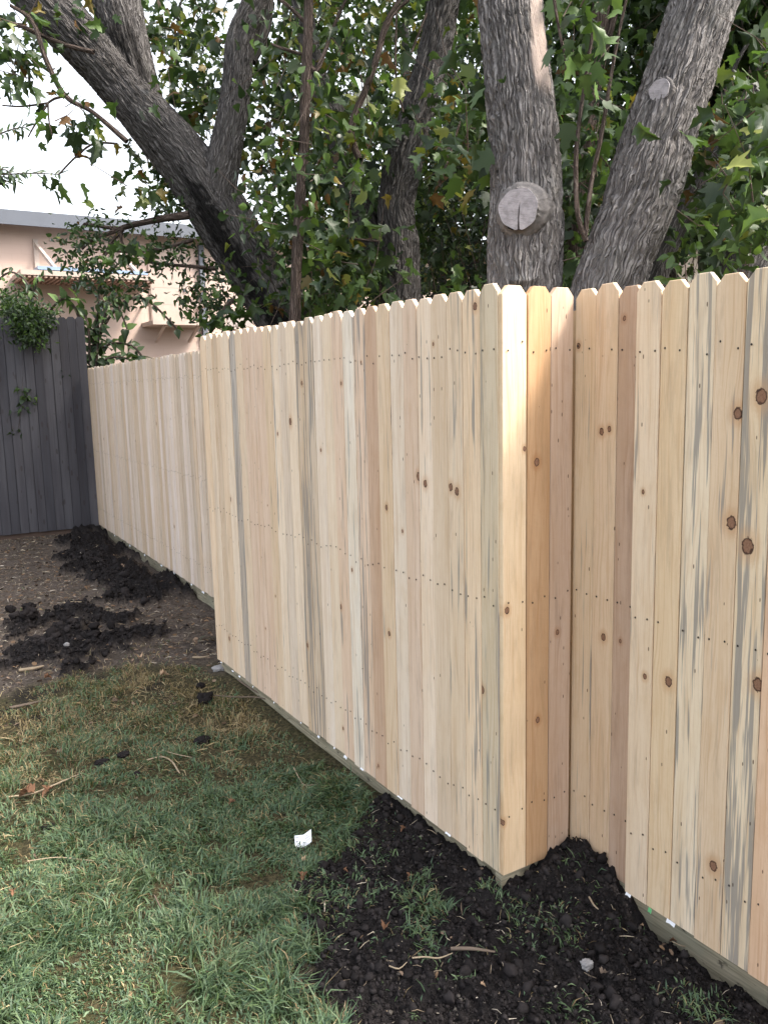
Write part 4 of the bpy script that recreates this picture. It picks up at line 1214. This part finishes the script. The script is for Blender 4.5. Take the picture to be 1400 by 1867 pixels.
lean = np.where(A > .5, RNG.uniform(.5, .99, n), RNG.uniform(.25, .97, n))
gr = link('grass', blade_mesh('grass', x, y, ln, wd_, cols, lean), M_GRASS)
tag(gr, 'patchy green lawn with straw-coloured spots beside the new fence', 'grass', kind='stuff')

# soil crumbs
def ico():
    t = (1 + 5 ** .5) / 2
    v = np.array([(-1, t, 0), (1, t, 0), (-1, -t, 0), (1, -t, 0), (0, -1, t), (0, 1, t), (0, -1, -t), (0, 1, -t), (t, 0, -1), (t, 0, 1), (-t, 0, -1), (-t, 0, 1)], float)
    f = np.array([(0, 11, 5), (0, 5, 1), (0, 1, 7), (0, 7, 10), (0, 10, 11), (1, 5, 9), (5, 11, 4), (11, 10, 2), (10, 7, 6), (7, 1, 8), (3, 9, 4), (3, 4, 2), (3, 2, 6), (3, 6, 8), (3, 8, 9), (4, 9, 5), (2, 4, 11), (6, 2, 10), (8, 6, 7), (9, 8, 1)])
    return v / np.linalg.norm(v[0]), f
IV, IF = ico()
def sub(v, f):
    v = list(map(tuple, v)); cache = {}; nf = []
    def mid(a, b):
        k = (min(a, b), max(a, b))
        if k not in cache:
            p = (np.array(v[a]) + np.array(v[b])) / 2
            v.append(tuple(p / np.linalg.norm(p))); cache[k] = len(v) - 1
        return cache[k]
    for a, b, c in f:
        ab, bc, ca = mid(a, b), mid(b, c), mid(c, a)
        nf += [(a, ab, ca), (b, bc, ab), (c, ca, bc), (ab, bc, ca)]
    return np.array(v), np.array(nf)
IV2, IF2 = sub(IV, IF)
OV = np.array([(1, 0, 0), (-1, 0, 0), (0, 1, 0), (0, -1, 0), (0, 0, 1), (0, 0, -1)], float)
OF = np.array([(0, 2, 4), (2, 1, 4), (1, 3, 4), (3, 0, 4), (2, 0, 5), (1, 2, 5), (3, 1, 5), (0, 3, 5)])
IV3, IF3 = sub(IV2, IF2)
IV4, IF4 = sub(IV3, IF3)
def scatter_soil(n, x0, x1, y0, y1, smin, smax, power, v, f, thresh=.5, stray=0.):
    x = RNG.uniform(x0, x1, n); y = RNG.uniform(y0, y1, n)
    A, m1, m2, dirt, *_ = masks(x, y)
    s = np.maximum(np.maximum(A, m1), m2)
    k = RNG.random(n) < np.where(s > thresh, s, stray * (s + .15))
    k &= ~((x > 1.56) & (y > 1.88) & (y < 4.48)) & (x < 1.865)
    k |= False
    x, y = x[k], y[k]
    n = len(x)
    r = smin * (smax / smin) ** (RNG.random(n) ** power)
    z = gz(x, y) + r * RNG.uniform(-.3, .45, n)
    N = len(v)
    V = np.repeat(v[None], n, 0) * RNG.uniform(.65, 1.35, (n, N, 1))
    V *= RNG.uniform(.6, 1.3, (n, 1, 3))
    V = V * r[:, None, None] + np.stack([x, y, z], -1)[:, None, :]
    F = (f[None] + (np.arange(n) * N)[:, None, None]).reshape(-1, 3)
    g = RNG.uniform(.6, 1.5, (n, 1)) * np.array([(.023, .020, .020)])
    gl = (RNG.random(n) < .03) & (r < .008)
    g[gl] = (.09, .08, .07)
    return V.reshape(-1, 3), F, np.repeat(g, N, 0)
sets = [scatter_soil(40000, .8, 1.87, .9, 2.8, .0018, .008, 1.6, OV, OF, .5, .06), scatter_soil(3500, .8, 1.87, .9, 2.8, .005, .012, 1.6, IV, IF, .6), scatter_soil(900, .8, 1.87, .9, 2.8, .008, .020, 2.2, IV2, IF2, .75),
        scatter_soil(24000, .3, 2.2, 4.6, 10., .004, .014, 1.6, OV, OF, .5, .06), scatter_soil(4000, .3, 2.2, 4.6, 10., .009, .020, 1.6, IV, IF, .6), scatter_soil(1500, .3, 2.2, 4.6, 10., .014, .036, 2., IV2, IF2, .7)]
VV, FF, CC = [], [], []
b = 0
for v_, f_, c_ in sets:
    VV.append(v_); FF.append(f_ + b); CC.append(c_); b += len(v_)
so = link('soil_crumbs', mesh_np('soil_crumbs', np.vstack(VV), [np.vstack(FF)], False, np.vstack(CC)), M_SOIL)
tag(so, 'loose crumbs of dug black soil along the fence', 'soil', kind='stuff')

# dry litter: straw bits, leaf flakes
def flakes(n, x0, x1, y0, y1, lmin, lmax, wfrac, pal, dens):
    x = RNG.uniform(x0, x1, n); y = RNG.uniform(y0, y1, n)
    k = RNG.random(n) < dens(x, y)
    k &= ~((x > 1.56) & (y > 1.88) & (y < 4.48)) & (x < 1.86 + .035 * np.maximum(y - 1.9, 0))
    x, y = x[k], y[k]
    n = len(x)
    L = RNG.uniform(lmin, lmax, n); w = L * wfrac * RNG.uniform(.5, 1.4, n)
    a = RNG.uniform(0, 6.28, n)
    d = np.stack([np.cos(a), np.sin(a), RNG.normal(size=n) * .18], -1)
    s = np.stack([-np.sin(a), np.cos(a), RNG.normal(size=n) * .5], -1)
    c = np.stack([x, y, gz(x, y) + .004 + L * .05], -1)
    bend = np.stack([np.zeros(n), np.zeros(n), RNG.uniform(-.05, .16, n) * L], -1)
    sb = s * (RNG.normal(size=n) * .09 * L)[:, None]
    V = np.stack([c - d * L[:, None] / 2 - s * w[:, None] * .3, c - d * L[:, None] / 2 + s * w[:, None] * .3, c + bend + sb - s * w[:, None] / 2, c + bend + sb + s * w[:, None] / 2, c + d * L[:, None] / 2 - s * w[:, None] * .2, c + d * L[:, None] / 2 + s * w[:, None] * .2], 1)
    o = np.arange(n) * 6
    F = np.concatenate([np.stack([o, o + 1, o + 3, o + 2], -1), np.stack([o + 2, o + 3, o + 5, o + 4], -1)])
    C = np.repeat(pal[RNG.integers(0, len(pal), n)] * RNG.uniform(.6, 1.2, (n, 1)), 6, 0)
    return V.reshape(-1, 3), F, C
def d_dirt(x, y):
    A, m1, m2, dirt, *_ = masks(x, y)
    return dirt * (1 - .9 * np.maximum(m1, m2)) * .8
def d_soil(x, y):
    A, m1, m2, dirt, *_ = masks(x, y)
    return A * .55
def d_lawn(x, y):
    A, m1, m2, dirt, *_ = masks(x, y)
    return (1 - A) * sstep(2.6, 3.8, y) * .8
BRN = np.array([(.13, .085, .055), (.19, .12, .07), (.10, .07, .05), (.22, .155, .11)])
PALE_ = np.array([(.40, .34, .25), (.30, .24, .17), (.22, .17, .12), (.50, .44, .36)])
lit = [flakes(9000, -.2, 2.2, 4.2, 10.2, .012, .05, .10, PALE_, d_dirt), flakes(7000, -.2, 2.2, 4.2, 10.2, .012, .035, .5, BRN, d_dirt), flakes(900, .8, 1.9, .9, 2.9, .012, .05, .07, PALE_, d_soil), flakes(160, .8, 1.9, .9, 2.9, .008, .022, .5, BRN, d_soil),
       flakes(3000, -.1, 1.5, 2.4, 4.6, .02, .07, .05, STRAW, d_lawn), flakes(300, -.1, 1.5, 2.2, 4.6, .012, .03, .55, BRN, d_lawn), flakes(500, .8, 1.9, .9, 2.9, .004, .009, .6, PALE_, d_soil)]
VV, FF, CC = [], [], []
b = 0
for v_, f_, c_ in lit:
    VV.append(v_); FF.append(f_ + b); CC.append(c_); b += len(v_)
lo = link('ground_litter', mesh_np('ground_litter', np.vstack(VV), [np.vstack(FF)], False, np.vstack(CC)), M_TONE)
tag(lo, 'scattered straw bits and brown leaf flakes on the bare ground', 'litter', kind='stuff')

# ------------------------------------------------------------------ single things lying about
def lump(name, label, cat, px, py, r, mat, squash=.8, seed=0, sink=.35, group=None):
    x, y = G(px, py)
    v = IV4.copy()
    nz = fbm(v[:, 0] * 1.8 + seed, v[:, 1] * 1.8, 3, v[:, 2] * 1.8)
    nf = fbm(v[:, 0] * 6 + seed, v[:, 1] * 6, 3, v[:, 2] * 6)
    nh = np.abs(fbm(v[:, 0] * 4.5 + seed, v[:, 1] * 4.5, 3, v[:, 2] * 4.5 + 2))
    v = v * (1 + .22 * nz + .12 * nf - .22 * nh)[:, None] * np.array([1.05, .95, squash]) * r
    z = float(gz([x], [y])[0]) + r * squash * (1 - sink)
    o = link(name, mesh_np(name, v, [IF4], True), mat)
    o.location = (x, y, z)
    return tag(o, label, cat, group)
CG = 'soil clods lying on the ground'
lump('soil_clod', 'round black soil clod lying by a twig at the edge of the grass', 'soil clod', 375, 1280, .040, M_CLOD, .95, 1., .25, CG)
lump('soil_clod', 'flat ragged black soil clod sunk in the grass', 'soil clod', 370, 1346, .036, M_CLOD, .6, 2., .4, CG)
lump('soil_clod', 'small round clod alone on brown earth left of the two heaps', 'soil clod', 20, 1112, .038, M_CLOD, .85, 3., .3, CG)
lump('soil_clod', 'lumpy clod on brown earth between the two black heaps', 'soil clod', 53, 1106, .046, M_CLOD, .8, 4., .3, CG)
lump('soil_clod', 'big angular clod on the near end of the smaller heap', 'soil clod', 55, 1140, .060, M_CLOD, .8, 5., .3, CG)
lump('soil_clod', 'small dark clod on bare ground above the round clod', 'soil clod', 366, 1252, .026, M_CLOD, .7, 6., .3, CG)
lump('soil_clod', 'low crumbly clod in dry grass beside a pale curled straw', 'soil clod', 185, 1385, .030, M_CLOD, .45, 7., .4, CG)
lump('soil_clod', 'low crumbly clod in dry grass just above the larger one', 'soil clod', 225, 1370, .028, M_CLOD, .45, 8., .4, CG)
lump('soil_clod', 'tiny black clod in the grass below the pale curled straw', 'soil clod', 248, 1405, .016, M_CLOD, .6, 9., .4, CG)
lump('soil_clod', 'dark clod in the lawn beside a brown leaf and stick', 'soil clod', 88, 1503, .022, M_CLOD, .5, 10., .4, CG)
lump('concrete_lump', 'pale grey rough lump sitting on the black soil', 'lump', 1069, 1777, .017, M_STONE, .85, 11., .2)
lump('concrete_lump', 'whitish splash of concrete at the foot of the stepped fence end', 'lump', 402, 1224, .050, M_STONE, .30, 12., .3)
lump('concrete_lump', 'small whitish lump on the smaller soil heap', 'lump', 124, 1194, .017, M_STONE, .7, 13., .0)
def stick(label, pts, r, mat=M_STICK, name='dry_stick', cat='stick'):
    P = []
    for px, py in pts:
        x, y = G(px, py)
        P.append((x, y, float(gz([x], [y])[0]) + .018, r))
    P = np.array(P)
    P[:, 2] = P[:, 2].max() * .5 + P[:, 2] * .5
    P[-1, 3] *= .5
    o = tube(name, P, mat, None, .01, 7, 0, False)
    return tag(o, label, cat)
stick('white curled straw lying in dry grass', [(268, 1384), (295, 1378), (313, 1386), (324, 1402), (328, 1408)], .0036)
stick('short white straw beside the curled one', [(296, 1366), (320, 1373), (350, 1379)], .0026)
stick('long pale stick with reddish leaves in the lawn', [(12, 1455), (60, 1448), (105, 1430), (150, 1410)], .0038)
stick('thin pale twig across the middle of the lawn', [(50, 1572), (100, 1565), (140, 1568), (190, 1574)], .0018)
stick('short brown twig stuck in the green lawn', [(282, 1634), (296, 1660), (312, 1682)], .0024, M_STICKD)
stick('pale bent straw near the fence foot', [(536, 1402), (548, 1424), (558, 1433), (590, 1431), (625, 1437)], .0026)
stick('grey root running from the round clod to the fence', [(392, 1275), (430, 1280), (470, 1283), (510, 1292)], .0035, M_STICKD)
stick('grey root lying under the fence edge', [(435, 1252), (455, 1266), (485, 1282), (512, 1294)], .0042, M_STICKD)
stick('grey stick at the lower edge of the smaller soil heap', [(35, 1220), (60, 1217), (80, 1212)], .010, M_STICK)
stick('long dull stick on bare earth above the lawn', [(20, 1291), (45, 1286), (78, 1278)], .008, M_STICKD)
stick('tan root curling over the black soil', [(752, 1776), (775, 1772), (800, 1768), (825, 1761)], .0022)
stick('short curved straw on the black soil below the tan root', [(710, 1782), (728, 1788), (742, 1776)], .0020)
stick('dark splintered stick beside the lone grass tuft', [(822, 1752), (860, 1756), (902, 1757)], .005, M_STICKD)
stick('pale splinters fanned on the black soil', [(1073, 1662), (1082, 1676), (1090, 1682)], .0028)
stick('thin pale straw on soil near the timber kickboard', [(1225, 1712), (1250, 1712), (1272, 1702)], .0016)
stick('pale stick on bare earth behind the smaller heap', [(118, 1111), (135, 1108), (150, 1108)], .006)
stick('white sliver on bare earth beside the stepped fence end', [(352, 1203), (368, 1203), (382, 1201)], .006)
def dead_leaf(label, px, py, size, mat, seed=0, name='dead_leaf', kind='maple'):
    x, y = G(px, py)
    v, f = leaf_template(kind)
    rr = random.Random(seed)
    v = v.copy()
    v[:, 2] = v[:, 2] * 1.2 + np.array([rr.uniform(-.12, .18) for _ in v])
    a = rr.uniform(0, 6.28)
    R = np.array([(math.cos(a), -math.sin(a), 0), (math.sin(a), math.cos(a), 0), (0, 0, 1)])
    v = (v - np.array([0, .45, 0])) @ R.T * size * .72
    n = len(v)
    V = np.vstack([v, v + np.array([0, 0, -.0012])])
    F = [tuple(q) for q in f] + [(q[0] + n, q[2] + n, q[1] + n) for q in f] + [(k, k + n, (k % (n - 1)) + 1 + n, (k % (n - 1)) + 1) for k in range(1, n)]
    o = link(name, mesh_py(name, V, F), mat)
    o.location = (x, y, float(gz([x], [y])[0]) + size * .12 + .018)
    return tag(o, label, 'leaf')
for i, (lab, px, py, sz, mt) in enumerate([
        ('crumpled tan dead leaf on black soil under the white paper tag', 556, 1570, .035, M_TAN), ('rusty brown dead leaf on soil at the lawn edge', 553, 1601, .045, M_DEAD), ('rusty curled leaf amid buried grass before the fence', 748, 1608, .036, M_DEAD),
        ('small reddish leaf in buried grass by the paper tag', 630, 1596, .022, M_DEAD), ('brown leaf flat on the soil among grass tufts', 703, 1712, .04, M_DEAD), ('reddish-brown leaf pair under the long pale stick', 50, 1452, .10, M_DEAD),
        ('tan-red leaf beside the long pale stick', 88, 1447, .075, M_DEAD), ('brown leaf in the lawn facing the fence', 422, 1465, .045, M_DEAD), ('orange-tan leaf on the lower edge of the smaller heap', 255, 1201, .065, M_TAN),
        ('orange leaf on bare earth below the smaller heap', 88, 1232, .06, M_DEAD), ('tan leaf flake by the foot of the fence step', 300, 1233, .07, M_TAN), ('brown leaf lying by the timber kickboard', 1228, 1700, .03, M_DEAD),
        ('tan leaf chip on black soil by the pale splinters', 1170, 1671, .016, M_TAN), ('flat brown bark leaf beside the grey lump', 1100, 1800, .035, M_STICKD), ('brown leaf lump at the edge of the lone grass tuft', 880, 1813, .018, M_TAN),
        ('dull brown leaf in the left of the lawn', 25, 1632, .035, M_DEAD), ('brown leaf on soil where the lawn ends at the fence', 735, 1528, .032, M_DEAD)]):
    dead_leaf(lab, px, py, sz, mt, i)
# white printed paper tag
px_, py_ = G(553, 1535)
tg = empty('paper_tag', (px_, py_, float(gz([px_], [py_])[0]) + .022))
tag(tg, 'folded white printed paper tag lying at the edge of grass and black soil', 'paper tag')
ang = math.radians(-24)
ca, sa = math.cos(ang), math.sin(ang)
def tp(u, v, w):
    h = .008 * max(0, u - .1) / .5 + w + .35 * v * .03 + (.006 * (u - .1) if u > .1 else 0)
    lx, ly = u * .060, v * .025
    if u > .0: ly += (u) * .014
    return (tg.location.x + lx * ca - ly * sa, tg.location.y + lx * sa + ly * ca, tg.location.z + h + ly * .9)
us = (-.5, -.2, .02, .06, .3, .5)
V = [tp(u, v, w) for w in (.0, -.0008) for u in us for v in (-.5, .5)]
k = len(us) * 2
F = [(2 * i, 2 * i + 2, 2 * i + 3, 2 * i + 1) for i in range(len(us) - 1)] + [(k + 2 * i + 1, k + 2 * i + 3, k + 2 * i + 2, k + 2 * i) for i in range(len(us) - 1)]
F += [(2 * i + k, 2 * i + 2 + k, 2 * i + 2, 2 * i) for i in range(len(us) - 1)] + [(2 * i + 1, 2 * i + 3, 2 * i + 3 + k, 2 * i + 1 + k) for i in range(len(us) - 1)] + [(0, 1, 1 + k, k), (k - 1, k - 2, 2 * k - 2, 2 * k - 1)]
link('sheet', mesh_py('sheet', V, F), M_PAPER, tg)
for u0, u1, v0, v1 in ((-.46, -.25, .30, .36), (-.44, -.30, -.06, .04), (-.44, -.34, -.14, -.10), (.12, .30, .22, .27), (.12, .40, .02, .07), (.15, .44, -.2, -.16)):
    link('print_line', mesh_py('print_line', [tp(u, v, .0012) for u, v in ((u0, v0), (u1, v0), (u1, v1), (u0, v1))], [(0, 1, 2, 3)]), M_INK, tg)
